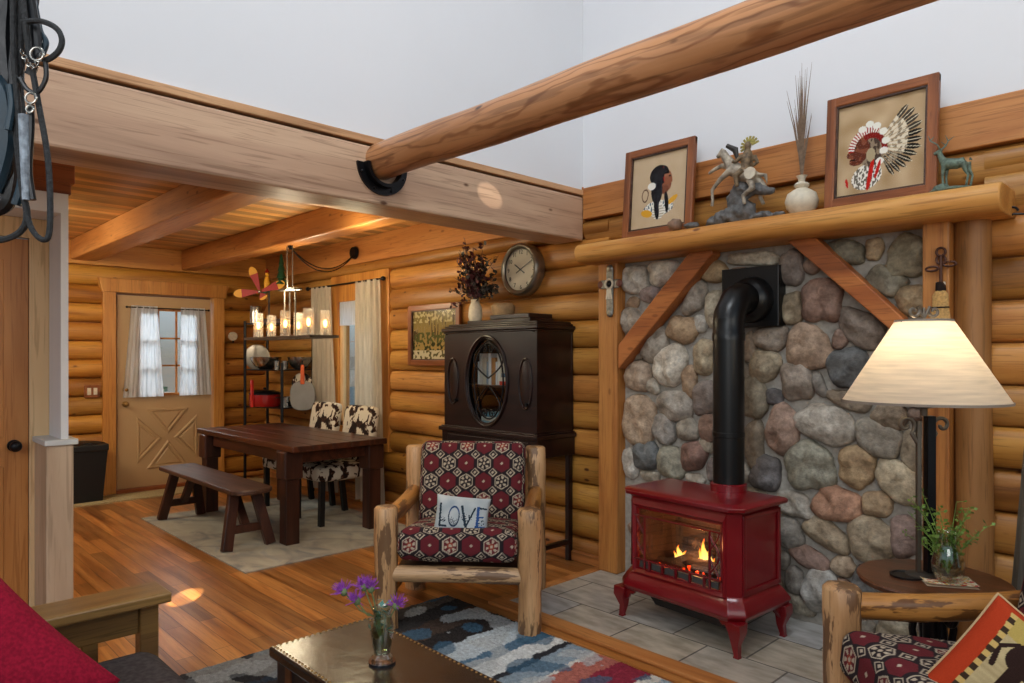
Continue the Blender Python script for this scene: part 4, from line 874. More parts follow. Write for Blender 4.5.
def chief(u, v):
    n_ = noise.noise(Vector((u*6, v*6, 9))); c = mixc(S('#bfa582'), S('#a98d68'), .5+n_)
    # fan of feathers
    ox, oy = .44, .50; dx, dy = u-ox, v-oy; r = math.hypot(dx, dy); a = math.degrees(math.atan2(dy, dx))
    if -62 < a < 50 and .10 < r < .52:
        k = (a+62)/9.4; i = int(k); f = abs((k % 1)-.5)*2; rl = (.40, .42, .44, .46, .48, .50, .50, .51, .52, .52, .52, .50)[min(11, i)]
        wd = .88*(1-(max(0, (r-rl+.09)/.09))**2) if r > rl-.09 else .88*min(1, .45+r*2)
        if f < wd and r < rl:
            tip = r > rl-.15; n3 = noise.noise(Vector((u*22, v*22, 6)))
            c = (S('#1c1816') if i < 8 else S('#453c32')) if tip else ((S('#3a322c') if i < 4 else S('#d8ccb4')) if n3 > -.05 else S('#8a7c68'))
            if f < .09: c = S('#e0d4b8')
    if el(u, v, .36, .20, .17, .13, .3) < 1: c = WH if noise.noise(Vector((u*45, v*35, 1))) > .0 else S('#6a6458')
    if el(u, v, .40, .47, .155, .17) < 1: c = S('#4a3a30') if noise.noise(Vector((u*30, v*12, 8))) > 0 else S('#8c7a64')
    if el(u, v, .28, .49, .11, .13) < 1 or el(u, v, .17, .45, .04, .035) < 1 or el(u, v, .24, .38, .08, .05) < 1: c = S('#5c2e20') if noise.noise(Vector((u*14, v*14, 3))) > -.1 else S('#7c4630')
    if el(u, v, .22, .52, .02, .01) < 1: c = BL
    if el(u, v, .20, .395, .035, .006) < 1: c = BL
    if abs(math.hypot(u-.38, v-.48)-.20) < .035 and 60 < math.degrees(math.atan2(v-.48, u-.38)) < 190: c = RED_ if int(math.atan2(v-.48, u-.38)*14) % 2 else WH
    if abs(math.hypot(u-.40, v-.47)-.15) < .03 and -20 < math.degrees(math.atan2(v-.47, u-.40)) < 120: c = S('#7c1c18')
    for p in ((.30, .70), (.38, .74), (.46, .71), (.53, .64), (.56, .54), (.54, .44), (.50, .34)):
        if el(u, v, p[0], p[1], .045, .035) < 1: c = WH
    if el(u, v, .40, .22, .025, .17, -.18) < 1 or el(u, v, .48, .26, .018, .10, -.3) < 1 or el(u, v, .14, .16, .015, .05, .2) < 1: c = S('#b82018')
    if el(u, v, .40, .42, .05, .07) < 1: c = S('#a89878')
    return c
def forest(u, v):
    c = mixc(S('#a88a50'), S('#6c6238'), v)
    n_ = noise.noise(Vector((u*30, v*3, 1))); n2 = noise.noise(Vector((u*18, v*14, 4)))
    if v > .32 and n_ > .18: c = S('#4a3c24') if n_ > .3 else S('#8a7a54')
    if v < .55 and n2 > .0: c = S('#4c5028')
    if v > .75 and n2 > .1: c = S('#b8a878')
    if v < .2: c = S('#c0b494') if n2 > -.1 else S('#5a5434')
    if .2 < v < .35 and n2 > .15: c = S('#2e3018')
    return c
picture('forest_picture', 'wood framed picture of bare trees left of the dark cabinet', -4.80, 1.345, .72, .53, 3.70, forest, .05, 0, .006)
picture('portrait_picture', 'wood framed portrait of a dark haired woman in profile on mantel', -2.455, 2.155, .50, .56, 3.585, woman, .047, -.08, .003)
picture('portrait_picture', 'wood framed portrait of a figure in feathered headdress on mantel', -1.195, 2.155, .50, .56, 3.575, chief, .047, -.08, .003)
# ---------------------------------------------------------------- MANTEL THINGS
MZ = 2.152
t = thing('horse_sculpture', 'painted sculpture of a rider on a rearing horse over rocks', 'sculpture', (-1.90, 3.58, MZ))
mb = MB(); rr = random.Random(3)
for q, r in (((-.16, 0, .03), (.055, .045, .035)), ((-.10, -.01, .04), (.06, .05, .045)), ((-.03, 0, .05), (.07, .05, .06)), ((.03, 0, .06), (.05, .045, .06)), ((-.03, .01, .13), (.055, .045, .07)), ((.0, 0, .19), (.05, .04, .05)), ((.06, 0, .17), (.06, .035, .03)), ((.12, 0, .165), (.05, .03, .028)), ((.17, 0, .15), (.025, .02, .018)), ((.10, 0, .02), (.05, .04, .022)), ((.16, 0, .02), (.05, .035, .022)), ((.215, 0, .018), (.035, .03, .018))):
    mb.ell(q, r, 14, rot=Matrix.Rotation(rr.uniform(-.5, .5), 3, 'Y'), wob=.5, wf=6)
mb.build('rock_base', 'rock', t, remesh=.006)
hw_ = plain('horse_hide', '#988c7a', .5, var=.65, scale=26)
mb = MB(); mb.tube([(.09, -.01, .24), (.03, -.015, .26), (-.03, -.02, .30), (-.06, -.02, .34)], [.03, .042, .042, .03], 12)
mb.tube([(-.05, -.02, .33), (-.085, -.02, .38), (-.10, -.02, .415)], [.03, .024, .018], 10); mb.tube([(-.09, -.02, .42), (-.135, -.02, .385)], [.02, .011], 10)
for p in ([(-.04, -.05, .29), (-.10, -.05, .25), (-.15, -.05, .20), (-.145, -.05, .14), (-.15, -.05, .11)], [(-.05, .0, .32), (-.12, .0, .34), (-.17, 0, .325), (-.20, 0, .31)]): mb.tube(p, [.02, .014, .011, .009, .011][:len(p)], 8)
for p in ([(.07, -.04, .23), (.09, -.05, .17), (.04, -.055, .14), (.05, -.055, .09)], [(.08, .02, .23), (.12, .02, .19), (.10, .02, .13), (.12, .02, .09)]): mb.tube(p, [.028, .018, .012, .011], 8)
mb.tube([(.10, 0, .25), (.14, 0, .24), (.15, 0, .19)], [.012, .012, .004], 8)
mb.build('horse', hw_, t, remesh=.0055)
mb = MB(); mb.tube([(-.075, -.02, .44), (-.03, -.01, .41), (-.015, -.01, .35)], [.012, .018, .008], 8); mb.build('mane', 'leafd', t)
mb = MB(); mb.tube([(.035, -.02, .28), (.045, -.02, .34), (.05, -.02, .385)], [.028, .032, .022], 12); mb.ell((.052, -.025, .41), (.019, .021, .026), 12)
mb.tube([(.03, -.045, .36), (-.0, -.055, .33), (-.03, -.05, .335)], [.014, .011, .009], 8); mb.tube([(.07, .01, .36), (.09, .01, .32), (.06, .0, .30)], [.014, .011, .009], 8)
mb.tube([(.035, -.05, .28), (.0, -.065, .25), (.01, -.065, .19)], [.02, .016, .011], 8); mb.build('rider', plain('rider_buckskin', '#6e5a40', .6, var=.6, scale=50), t, remesh=.0055)
mb = MB()
for k in range(9):
    a = math.radians(20+k*22); d_ = Vector((math.cos(a), .2, math.sin(a))); mb.obox(Vector((.055, -.02, .41))+d_*.015, Vector((.055, -.02, .41))+d_*.055, .012, .004, (0, 1, 0))
mb.build('headdress', plain('yellow_feather', '#8c8038', .6, var=.5, scale=70), t, 0)
mb = MB(); mb.tube([(.085, -.06, .25), (.085, -.07, .25)], .032, 20); mb.build('shield', 'ceramic', t)
tag(MB().ell((0, 0, .035), (.045, .04, .035), 16, wob=.2).build('pebble', plain('brown_pebble', '#7c604c', .5, var=.3, scale=40), loc=(-2.275, 3.51, MZ)), 'round brown pebble at the foot of the woman portrait', 'stone')
tag(MB().ell((0, 0, .018), (.05, .03, .018), 16, wob=.3).build('pebble', 'rock', loc=(-2.17, 3.52, MZ)), 'flat grey pebble between portrait and horse sculpture', 'stone')
t = thing('grass_vase', 'cream round bottle vase of tall dried grasses on the mantel', 'vase', (-1.565, 3.58, MZ))
mb = MB(); mb.lathe([(0, 0), (.045, 0), (.075, .035), (.082, .07), (.07, .108), (.04, .128), (.026, .135), (.034, .143), (.038, .152), (.03, .163), (.016, .168), (.018, .185), (.028, .20), (.02, .2), (.012, .17), (0, .17)], n=32); mb.build('vase_body', 'ceramic', t)
mb = MB(); rr = random.Random(9)
for k in range(46):
    a = rr.uniform(0, 2*PI); sp = rr.uniform(0, .085); h = rr.uniform(.3, .62)
    mb.tube([(math.cos(a)*sp*s**1.5*(1-.4*s*(k % 2)), math.sin(a)*sp*.5*s**1.5, .17+h*s) for s in (0, .33, .66, 1)], [.0025, .0035, .0025, .0006], 4)
o = mb.build('dried_grass', 'grass', t, 0); o['kind'] = 'stuff'
t = thing('deer_figurine', 'green patina bronze stag figurine at the mantel right end', 'figurine', (-.885, 3.56, MZ))
mb = MB(); mb.ell((-.01, 0, .008), (.085, .045, .014), 20, wob=.3, wf=6); mb.ell((-.04, 0, .02), (.035, .03, .022), 14, wob=.3); mb.build('base', 'patina', t, remesh=.004)
mb = MB(); mb.tube([(.05, 0, .125), (.02, 0, .12), (-.02, 0, .128), (-.035, 0, .14)], [.02, .024, .025, .018], 12); mb.tube([(-.033, 0, .14), (-.045, 0, .165), (-.048, 0, .185)], [.017, .012, .010], 10); mb.tube([(-.046, 0, .19), (-.072, 0, .18)], [.011, .006], 8)
for x, y in ((-.03, -.012), (-.022, .012)): mb.tube([(x, y, .12), (x-.004, y, .07), (x, y, .015)], [.011, .006, .006], 8)
for x, y in ((.045, -.013), (.055, .013)): mb.tube([(x, y, .12), (x+.008, y, .085), (x+.02, y, .06), (x+.012, y, .015)], [.016, .009, .006, .006], 8)
mb.tube([(.066, 0, .135), (.078, 0, .125)], [.007, .003], 6)
for s in (-1, 1): mb.tube([(-.044, s*.008, .19), (-.038, s*.02, .195)], [.005, .002], 6)
mb.build('deer_body', 'patina', t, remesh=.0035)
mb = MB()
for s in (-1, 1):
    mb.tube([(-.045, s*.005, .195), (-.04+s*.012, s*.02, .215), (-.05+s*.028, s*.028, .235), (-.06+s*.028, s*.024, .262)], [.0035, .003, .0028, .001], 6)
    mb.tube([(-.04+s*.012, s*.02, .215), (-.06+s*.012, s*.02, .235)], [.003, .001], 6); mb.tube([(-.05+s*.028, s*.028, .235), (-.03+s*.032, s*.03, .252)], [.003, .001], 6)
mb.build('antlers', 'patina', t)
# crosses on posts
cp = onY(610, 284, 3.62); t = thing('wall_cross', 'small silver and turquoise style cross on the left fireplace post', 'cross', (cp.x, 3.625, cp.z))
sil = plain('cross_silver', '#8c8a82', .35, .8, var=.3, scale=60)
mb = MB(); mb.box(-.028, .028, -.012, 0, -.19, .10); mb.box(-.075, .075, -.012, 0, -.03, .028); mb.build('cross_body', sil, t, 0, bevel=.01)
for p in ((-.075, 0), (.075, 0), (0, .10), (0, -.19)): MB().ell((p[0], -.007, p[1]), (.026, .01, .026), 12).build('cross_tip', plain('cross_brown', '#6a3a2c', .5) if p[0] else sil, t)
mb = MB(); mb.tube([(.03*math.cos(2*PI*k/24), -.016, .03*math.sin(2*PI*k/24)) for k in range(24)], .007, 6, closed=True); mb.build('ring', 'ceramic', t); MB().ell((0, -.014, 0), (.018, .008, .018), 12).build('bead', 'iron', t)
for x in (-.02, 0, .02): MB().obox((x*.5, -.016, -.03), (x, -.016, -.10), .014, .005, (0, 1, 0)).build('feather', 'ceramic', t, 0, bevel=.002)
cp = onY(941, 262, 3.58); t = thing('hanging_broom', 'little straw broom with dark iron cross handle on right fireplace post', 'broom', (cp.x, 3.59, cp.z))
mb = MB()
for z in (.045, .01): mb.tube([(.018*math.cos(2*PI*k/20), -.012, z+.018*math.sin(2*PI*k/20)) for k in range(20)], .006, 6, closed=True)
for s in (-1, 1): mb.tube([(s*(.035+.025*math.cos(2*PI*k/20)), -.012, -.02+s*.008+.010*math.sin(2*PI*k/20)) for k in range(20)], .005, 6, closed=True)
mb.tube([(0, -.012, .03), (0, -.012, -.09)], .007, 8); mb.build('iron_cross', plain('rusty_iron', '#4a2c20', .5, .5), t)
mb = MB(); mb.lathe([(0, -.09), (.02, -.09), (.022, -.125), (.02, -.135)], (0, -.015, 0), 14, sy=.6); mb.build('cow_collar', 'cow', t)
mb = MB(); mb.lathe([(.02, -.13), (.032, -.15), (.033, -.20), (.034, -.21), (.042, -.26), (.062, -.34), (.0, -.34)], (0, -.02, 0), 18, sy=.35); mb.build('straw', plain('broom_straw', '#b08a50', .8, var=.3, scale=120), t)
mb = MB()
for z, r in ((-.205, .035), (-.28, .048)): mb.tube([(r*math.cos(2*PI*k/20), -.02+r*.36*math.sin(2*PI*k/20), z) for k in range(20)], .003, 5, closed=True)
mb.build('binding', 'iron', t)

hk = onY(1019, 212, 3.70); t = thing('wall_hook', 'small curled black iron hook on logs right of the mantel', 'hook', (hk.x, 3.70, hk.z))
mb = MB(); mb.tube([(-.02+.022*math.cos(a)*(1-a/12), -.03, .022*math.sin(a)*(1-a/12)) for a in [i*.35 for i in range(16)]]+[(.06, -.02, -.02), (.09, .02, -.02)], .005, 8); mb.build('hook_body', 'iron', t)
# ---------------------------------------------------------------- STOVE
SA = math.atan2(3.06-3.115, .72); t = thing('gas_stove', 'red enamel cast stove with burning fire on cabriole legs', 'stove', (-1.966, 3.262, .014), SA)
W, D = .338, .19       # half sizes of body
def oct_(w, d, c=.05): return [(-w+c, -d), (w-c, -d), (w, -d+c), (w, d), (-w, d), (-w, -d+c)]
def ringprof(mb, lst):   # lst of (w,d,z,c)
    vs = []; n = 6
    for w, d, z, c in lst: vs += [(x, y, z) for x, y in oct_(w, d, c)]
    fs = []
    for i in range(len(lst)-1): fs += [(i*n+k, i*n+(k+1) % n, (i+1)*n+(k+1) % n, (i+1)*n+k) for k in range(n)]
    fs += [tuple(range(n)), tuple(range((len(lst)-1)*n, len(lst)*n))]
    mb.add(vs, fs)
mb = MB(); ringprof(mb, [(W+.0, D+.0, .655, .05), (W+.012, D+.012, .668, .052), (W+.03, D+.03, .672, .056), (W+.034, D+.034, .690, .057), (W+.02, D+.022, .70, .055), (W-.02, D-.01, .705, .05)]); mb.build('top_plate', 'red', t, 30, bevel=.003)
mb = MB(); ringprof(mb, [(W+.0, D+.0, .265, .05), (W+.015, D+.015, .245, .052), (W+.028, D+.026, .225, .055), (W+.042, D+.04, .20, .06), (W+.045, D+.043, .185, .06), (W+.036, D+.034, .165, .06), (W+.02, D+.02, .155, .055)]); mb.build('base_plate', 'red', t, 30, bevel=.003)
# body: sides, back, front frame
OW, OZ0, OZ1 = .256, .285, .60     # opening
mb = MB()
mb.add([(W, -D+.05, .26), (W, D, .26), (W, D, .66), (W, -D+.05, .66)], [(0, 1, 2, 3)]); mb.add([(-W, -D+.05, .26), (-W, D, .26), (-W, D, .66), (-W, -D+.05, .66)], [(0, 1, 2, 3)])
mb.add([(-W, D, .26), (W, D, .26), (W, D, .66), (-W, D, .66)], [(0, 1, 2, 3)])
for s in (-1, 1): mb.add([(s*(W-.05), -D, .26), (s*W, -D+.05, .26), (s*W, -D+.05, .66), (s*(W-.05), -D, .66)], [(0, 1, 2, 3)])
mb.build('firebox_shell', 'red', t, 0)
mb = MB()
fr = [(-W+.05, -OW, OZ0-.025, .66), (OW, W-.05, OZ0-.025, .66)]
for x0, x1, z0, z1 in ((-W+.05, -OW, .26, .66), (OW, W-.05, .26, .66), (-OW, OW, OZ1, .66), (-OW, OW, .26, OZ0)): mb.box(x0, x1, -D-.004, -D+.015, z0, z1)
o = mb.build('front_frame', 'red', t, 0)
mb = MB()   # bevelled picture-frame slopes
for q in range(2):
    e = .022
    a = [(-OW-e, OZ0-e), (OW+e, OZ0-e), (OW+e, OZ1+e), (-OW-e, OZ1+e)]; b2 = [(-OW, OZ0), (OW, OZ0), (OW, OZ1), (-OW, OZ1)]; c3 = [(-OW-.03, OZ0-.024), (OW+.03, OZ0-.024), (OW+.03, OZ1+.05), (-OW-.03, OZ1+.05)]
vs = [(x, -D-.005, z) for x, z in c3]+[(x, -D-.018, z) for x, z in a]+[(x, -D+.005, z) for x, z in b2]
mb.add(vs, [(L*4+k, L*4+(k+1) % 4, L*4+4+(k+1) % 4, L*4+4+k) for L in range(2) for k in range(4)]); mb.build('opening_bezel', 'red', t, 0)
for s in (-1, 1):
    mb = MB()
    mb.box(min(s*W, s*(W+.012)), max(s*W, s*(W+.012)), -D+.055, D, .27, .655) if False else None
    x = s*(W+.001); x2 = s*(W+.010)
    for y0, y1, z0, z1 in ((-D+.055, -D+.075, .27, .65), (D-.02, D, .27, .65), (-D+.055, D, .63, .65), (-D+.055, D, .27, .295)): mb.box(min(x, x2), max(x, x2), y0, y1, z0, z1)
    mb.build('side_panel', 'red', t, 0, bevel=.004)
# inside
mt, nt, b = newmat('firebrick'); setp(b, .9); br = N(nt, 'ShaderNodeTexBrick'); br.inputs['Scale'].default_value = 1; br.inputs['Brick Width'].default_value = .12; br.inputs['Row Height'].default_value = .04; br.inputs['Mortar Size'].default_value = .003
br.inputs['Color1'].default_value = (*S('#5c4434'), 1); br.inputs['Color2'].default_value = (*S('#44342c'), 1); br.inputs['Mortar'].default_value = (*S('#241c18'), 1); nt.links.new(coords(nt, (1, 1, 1), (PI/2, 0, 0)), br.inputs['Vector']); nt.links.new(br.outputs[0], b.inputs['Base Color'])
mb = MB(); mb.box(-W+.03, W-.03, D-.05, D-.04, .27, .65); mb.add([(-W+.03, -D+.02, .27), (-W+.08, D-.05, .27), (-W+.08, D-.05, .64), (-W+.03, -D+.02, .64)], [(0, 1, 2, 3)]); mb.add([(W-.03, -D+.02, .27), (W-.08, D-.05, .27), (W-.08, D-.05, .64), (W-.03, -D+.02, .64)], [(0, 1, 2, 3)]); mb.build('firebrick_lining', mt, t, 0)
MB().box(-W+.03, W-.03, -D+.02, D-.04, .27, .282).build('firebox_floor', 'iron', t, 0)
lg = wood('charred_log', '#2c2420', '#463a32', '#0a0806', 'X', 6, 6, .9, 0)
for a, b2, r in (((-.17, .03, .335), (.08, .05, .34), .028), ((-.05, -.02, .32), (.17, .0, .325), .028), ((-.12, -.05, .31), (.02, .06, .37), .022), ((.0, -.06, .305), (.20, -.05, .305), .024), ((-.22, -.06, .30), (-.05, -.07, .30), .022)):
    mb = MB(); mb.tube([a, Vector(a).lerp(Vector(b2), .5)+Vector((0, 0, .004)), b2], [r, r*1.05, r*.85], 12, wob=.5); mb.build('gas_log', lg, t)
mb = MB(); rr = random.Random(2)
for k in range(60): mb.ell((rr.uniform(-.2, .2), rr.uniform(-.10, .04), .288+rr.uniform(0, .02)), (rr.uniform(.006, .014),)*3, 6)
o = mb.build('embers', emis('ember', '#ff4a18', 1.6), t); o['kind'] = 'stuff'
ff = bpy.data.materials.new('flame'); ff.use_nodes = True; nt = ff.node_tree; nt.nodes.clear(); oo = N(nt, 'ShaderNodeOutputMaterial'); em = N(nt, 'ShaderNodeEmission'); tr = N(nt, 'ShaderNodeBsdfTransparent'); mx = N(nt, 'ShaderNodeMixShader')
tc = N(nt, 'ShaderNodeTexCoord'); sp = N(nt, 'ShaderNodeSeparateXYZ'); nt.links.new(tc.outputs['Generated'], sp.inputs[0]); nt.links.new(ramp(nt, sp.outputs[2], [(0, S('#ff7a20')), (.25, S('#ffd070')), (.7, S('#ffb040')), (1, S('#ff5010'))]), em.inputs[0]); em.inputs[1].default_value = 5
lw = N(nt, 'ShaderNodeLayerWeight'); lw.inputs[0].default_value = .5; mr = N(nt, 'ShaderNodeMapRange'); mr.inputs[1].default_value = .2; mr.inputs[2].default_value = .9; mr.inputs[3].default_value = .12; mr.inputs[4].default_value = 1; nt.links.new(lw.outputs['Facing'], mr.inputs[0])
nt.links.new(mr.outputs[0], mx.inputs[0]); nt.links.new(em.outputs[0], mx.inputs[1]); nt.links.new(tr.outputs[0], mx.inputs[2]); nt.links.new(mx.outputs[0], oo.inputs[0])
for x, y, z, h, w in ((.03, 0, .35, .13, .020), (.055, .01, .35, .09, .018), (.01, 0, .345, .08, .018), (-.13, .0, .345, .07, .016), (-.10, .01, .34, .05, .016), (.08, 0, .34, .05, .014), (-.03, .02, .34, .045, .02), (-.155, .0, .335, .04, .012)):
    mb = MB(); mb.tube([(x+.010*math.sin(s*5+x*40), y, z-.02+h*s) for s in (0, .15, .35, .6, .8, 1)], [w*.5, w, w*.95, w*.55, w*.25, .001], 10); mb.build('flame', ff, t)
MB().box(-OW, OW, -D+.008, -D+.011, OZ0, OZ1).build('glass_pane', glassmat('stove_glass', (.8, .78, .76), .05, .4), t, 0)
# grille in front of glass
mb = MB(); yg = -D-.012
mb.tube([(-OW-.01, yg, .565), (OW+.01, yg, .565)], .005, 8); mb.tube([(-OW-.01, yg, .335), (OW+.01, yg, .335)], .006, 8)
for s in (-1, 1):
    xa, xb = s*(OW-.055), s*(OW-.002)
    mb.tube([(xa, yg, .56), (xa, yg, OZ0)], .007, 8)
    for z0, z1 in ((.56, .45), (.45, .335)):
        mb.tube([(xa+(xb-xa)*(.5-.5*math.cos(u*PI)), yg, z0+(z1-z0)*u) for u in [i/8 for i in range(9)]], .004, 6); mb.tube([(xb+(xa-xb)*(.5-.5*math.cos(u*PI)), yg, z0+(z1-z0)*u) for u in [i/8 for i in range(9)]], .004, 6)
for x in (-.17, -.085, 0, .085, .17): mb.tube([(x, yg, .335), (x, yg, OZ0)], .008, 8)
mb.build('grille', 'reddark', t)
mb = MB()
for x in (-.21, -.128, -.043, .043, .128, .21): mb.box(x-.033, x+.033, -D-.003, -D+.006, OZ0+.004, OZ0+.036)
mb.build('lower_vents', plain('vent_grey', '#4c4c4c', .5, .3), t, 0)
def leg(s, f):
    mb = MB(); x, y = s*(W+.012), f*(D+.012)
    pts = [(x, y, .165), (x+s*.006, y+f*.004, .12), (x-s*.004, y-f*.002, .06), (x+s*.004, y+f*.002, .012), (x+s*.004, y+f*.002, 0)]
    wd = [.036, .032, .018, .013, .016]; vs = []
    for p, w_ in zip(pts, wd): vs += [(p[0]-w_, p[1]-w_, p[2]), (p[0]+w_, p[1]-w_, p[2]), (p[0]+w_, p[1]+w_, p[2]), (p[0]-w_, p[1]+w_, p[2])]
    fs = [(L*4+k, L*4+(k+1) % 4, L*4+4+(k+1) % 4, L*4+4+k) for L in range(4) for k in range(4)]+[(0, 1, 2, 3), (16, 17, 18, 19)]
    mb.add(vs, fs)
    mb.prism([(x-s*.03, .162), (x-s*.10, .162), (x-s*.075, .135), (x-s*.06, .14), (x-s*.045, .11), (x-s*.03, .10)], y-.01, y+.01, 'XZ')
    mb.prism([(y-f*.03, .162), (y-f*.08, .162), (y-f*.06, .135), (y-f*.045, .12), (y-f*.03, .10)], x-.01, x+.01, 'YZ'); mb.build('leg', 'red', t, 30, bevel=.003)
for s in (-1, 1):
    for f in (-1, 1): leg(s, f)
MB().prism([(-.22, .155), (.30, .155), (.26, .10), (-.16, .10)], -D+.03, D-.05, 'XZ').build('burner_box', 'plastic', t, 0)
mb = MB(); mb.tube([(.2, D*.2, .70), (.2, D*.2, .725)], .1, 32)
# pipe
PX, PYc = -1.868, 3.385
t2 = thing('stove_pipe', 'black stove pipe rising from red stove to wall plate', 'stovepipe', (PX, PYc, .70)); 
mb = MB(); mb.lathe([(.094, .018), (.094, .055), (.088, .06), (0, .06)], n=36); mb.build('collar', 'red', t2)
pr = .080; zt = 1.62-.70
mb = MB(); mb.lathe([(pr, .02), (pr, .30), (pr+.003, .303), (pr+.003, .325), (pr, .328), (pr, .84-.03), (pr+.004, .835-.03), (pr+.004, .875-.03), (pr, .88-.03), (pr, zt)], n=40)
mb.build('pipe', 'stovepipe', t2)
dv = Vector((0, 3.60-PYc, 0)); mb = MB(); zc = 1.735-.70
pts = [Vector((0, 0, zt)), Vector((0, 0, zt+.03)), Vector((0, .05, zc-.02)), Vector((0, .10, zc)), Vector((0, .30, zc))]
mb.tube([pts[0], pts[1]], pr, 40, cap=False)
mb.tube([Vector((0, 0, zt+.02)), Vector((-.0, .085, zc+.005)), ], [pr, pr], 40, cap=False)
mb = MB(); mb.tube([Vector((0, 0, zt-.01)), Vector((0, .002, zt+.015)), Vector((0, .075, zc-.01)), Vector((0, .10, zc)), Vector((0, .31, zc))], [pr]*5, 40); mb.build('elbow', 'stovepipe', t2, 40)
mb = MB(); n_ = 40; vs = []; pf = [(pr+.005, .17), (pr+.02, .185), (.115, .20), (.125, .235), (.13, .26)]
for r, y in pf: vs += [(r*math.cos(2*PI*k/n_), y, zc+r*math.sin(2*PI*k/n_)) for k in range(n_)]
mb.add(vs, [(i*n_+k, i*n_+(k+1) % n_, (i+1)*n_+(k+1) % n_, (i+1)*n_+k) for i in range(len(pf)-1) for k in range(n_)]); mb.build('flange_ring', 'stovepipe', t2)
q = onY(722, 270, 3.64); q2 = onY(779, 326, 3.64)
MB().box(q.x-PX, q2.x-PX, 3.635-PYc, 3.74-PYc, q2.z-.70, q.z-.70).build('wall_plate', 'stovepipe', t2, 0, bevel=.004)

# ---------------------------------------------------------------- LOG ARMCHAIRS
BUR, DRK, CRM, CRM2, RU = S('#5e2026'), S('#241c20'), S('#ac9e8a'), S('#a8987c'), S('#8a3a2a')
def kil(x, y):
    a, b_ = .105, .106; i = math.floor(x/a+.5); j = math.floor(y/b_+.5); dx, dy = x-i*a, y-j*b_; ty = (i+j) % 2
    ax, ay = abs(dx), abs(dy); h = max(ax, .5*ax+.866*ay)
    if ty == 0:
        if ax+ay < .009: return CRM
        if h < .046: return BUR
    else:
        if h < .040:
            if h > .0345: return CRM
            ang = math.atan2(dy, dx)
            if h < .007: return CRM
            if h < .015: return RU if (j % 3 == 0) else DRK
            return CRM if (int((ang+PI)/(PI/6)) % 2 == 0 and h < .030) else (DRK if j % 3 else BUR)
    qx, qy = abs(ax-a/2), abs(ay-b_/2)
    if qx+qy < .0095: return CRM
    if abs(qx+qy-.024) < .0032: return CRM
    return DRK
def kilblue(x, y):   # seat front reads cooler in the daylight, same weave
    return kil(x, y)
def log_chair(label, loc, rz, seed, w=.74, res=.0042, seatn=1.0):
    t = thing('log_armchair', label, 'armchair', loc, rz)
    hx, hy = w/2, .36; rr = random.Random(seed)
    for s in (-1, 1):
        for f, h, r in ((-1, .64, .060), (1, .86, .062)):
            x, y = s*hx, f*hy+(.0 if f < 0 else 0); top = (x, y+(.04 if f > 0 else 0), h); sd = rr.uniform(0, 9)
            pts = [Vector((x, y, 0)).lerp(Vector(top), k/8)+Vector((.006*noise.noise(Vector((k*.7, sd, 0))), .006*noise.noise(Vector((k*.7, sd, 4))), 0)) for k in range(9)]
            rs = [r*(1+.07*noise.noise(Vector((k*.6, sd, 9)))) for k in range(9)]
            pts.append(pts[-1]+Vector((0, 0, .012))); rs.append(rs[-1]*.82)
            mb = MB(); mb.tube(pts, rs, 24, wob=.07); mb.build('front_post' if f < 0 else 'back_post', 'chairlog', t, 60)
        mb = MB(); mb.tube([(s*hx, -hy+.03, .585), (s*hx, -.1, .575), (s*hx, .15, .58), (s*hx, hy, .60)], [.043, .046, .045, .042], 18, wob=.1); mb.build('arm_rail', 'chairlogY', t, 60)
        mb = MB(); mb.tube([(s*hx, -hy+.03, .20), (s*hx, hy, .20)], [.035, .035], 14, wob=.1); mb.build('side_rail', 'chairlogY', t, 60)
    for y, z, r in ((-hy-.0, .305, .042), (hy, .26, .035), (hy+.035, .82, .038)):
        mb = MB(); mb.tube([(-hx+.03, y, z), (0, y, z+.004), (hx-.03, y, z)], r, 18, wob=.1); mb.build('front_rail' if y < 0 else 'back_rail', 'chairlogX', t, 60)
    MB().box(-hx+.05, hx-.05, -hy+.02, hy-.02, .315, .335).build('seat_slats', 'bench', t, 0)
    cw = w-.13
    def cushion(cw, cd, ch, r, o, tilt, name, tag_=0):
        mb = MB(); hs = (cw/2, cd/2, ch/2)
        for ax in range(3):
            for sg in (-1, 1):
                a, b_ = (ax+1) % 3, (ax+2) % 3; nu = max(6, int(2*hs[a]/res)); nv = max(6, int(2*hs[b_]/res))
                def pos(u, v):
                    p = [0, 0, 0]; p[ax] = sg*hs[ax]; p[a] = (2*u-1)*hs[a]; p[b_] = (2*v-1)*hs[b_]; return p
                def fn(u, v):
                    p = pos(u, v); q = [max(-(hs[i]-r), min(hs[i]-r, p[i])) for i in range(3)]; dvv = Vector(p)-Vector(q)
                    if dvv.length > 1e-9: dvv = dvv.normalized()*r
                    oo_ = Vector(q)+dvv; f = (1-(2*u-1)**4)*(1-(2*v-1)**4)
                    if ax == 2: oo_.z += sg*.02*f
                    oo_ += Vector((0, 0, .004*noise.noise(oo_*9+Vector((seed, 0, 0)))))
                    return Matrix.Rotation(tilt, 3, 'X') @ oo_ + Vector(o)
                def cf(u, v):
                    p = pos(u, v)
                    if ax == 2: return kil(p[0]+.03, p[1]+hs[2])
                    if ax == 1: return kil(p[0]+.03, -hs[1]-(p[2]-hs[2])*sg*-1*(-1)+hs[2]) if sg > 0 else kil(p[0]+.03, -hs[1]+hs[2]+(p[2]-hs[2]))
                    return kil(p[2], p[1])
                mb.grid(fn, nu, nv, cf)
        return mb.build(name, 'kil', t, 80)
    cushion(cw+.01, .64, .15, .045, (0, -.09, .425), math.radians(-7), 'seat_cushion', 0)
    cushion(cw+.02, .56, .14, .05, (0, .25, .635), math.radians(77), 'back_cushion', 1)
    return t
c1 = log_chair('peeled log armchair with patterned cushions and a LOVE pillow', (-3.02, 2.56, 0), math.radians(42), 1)
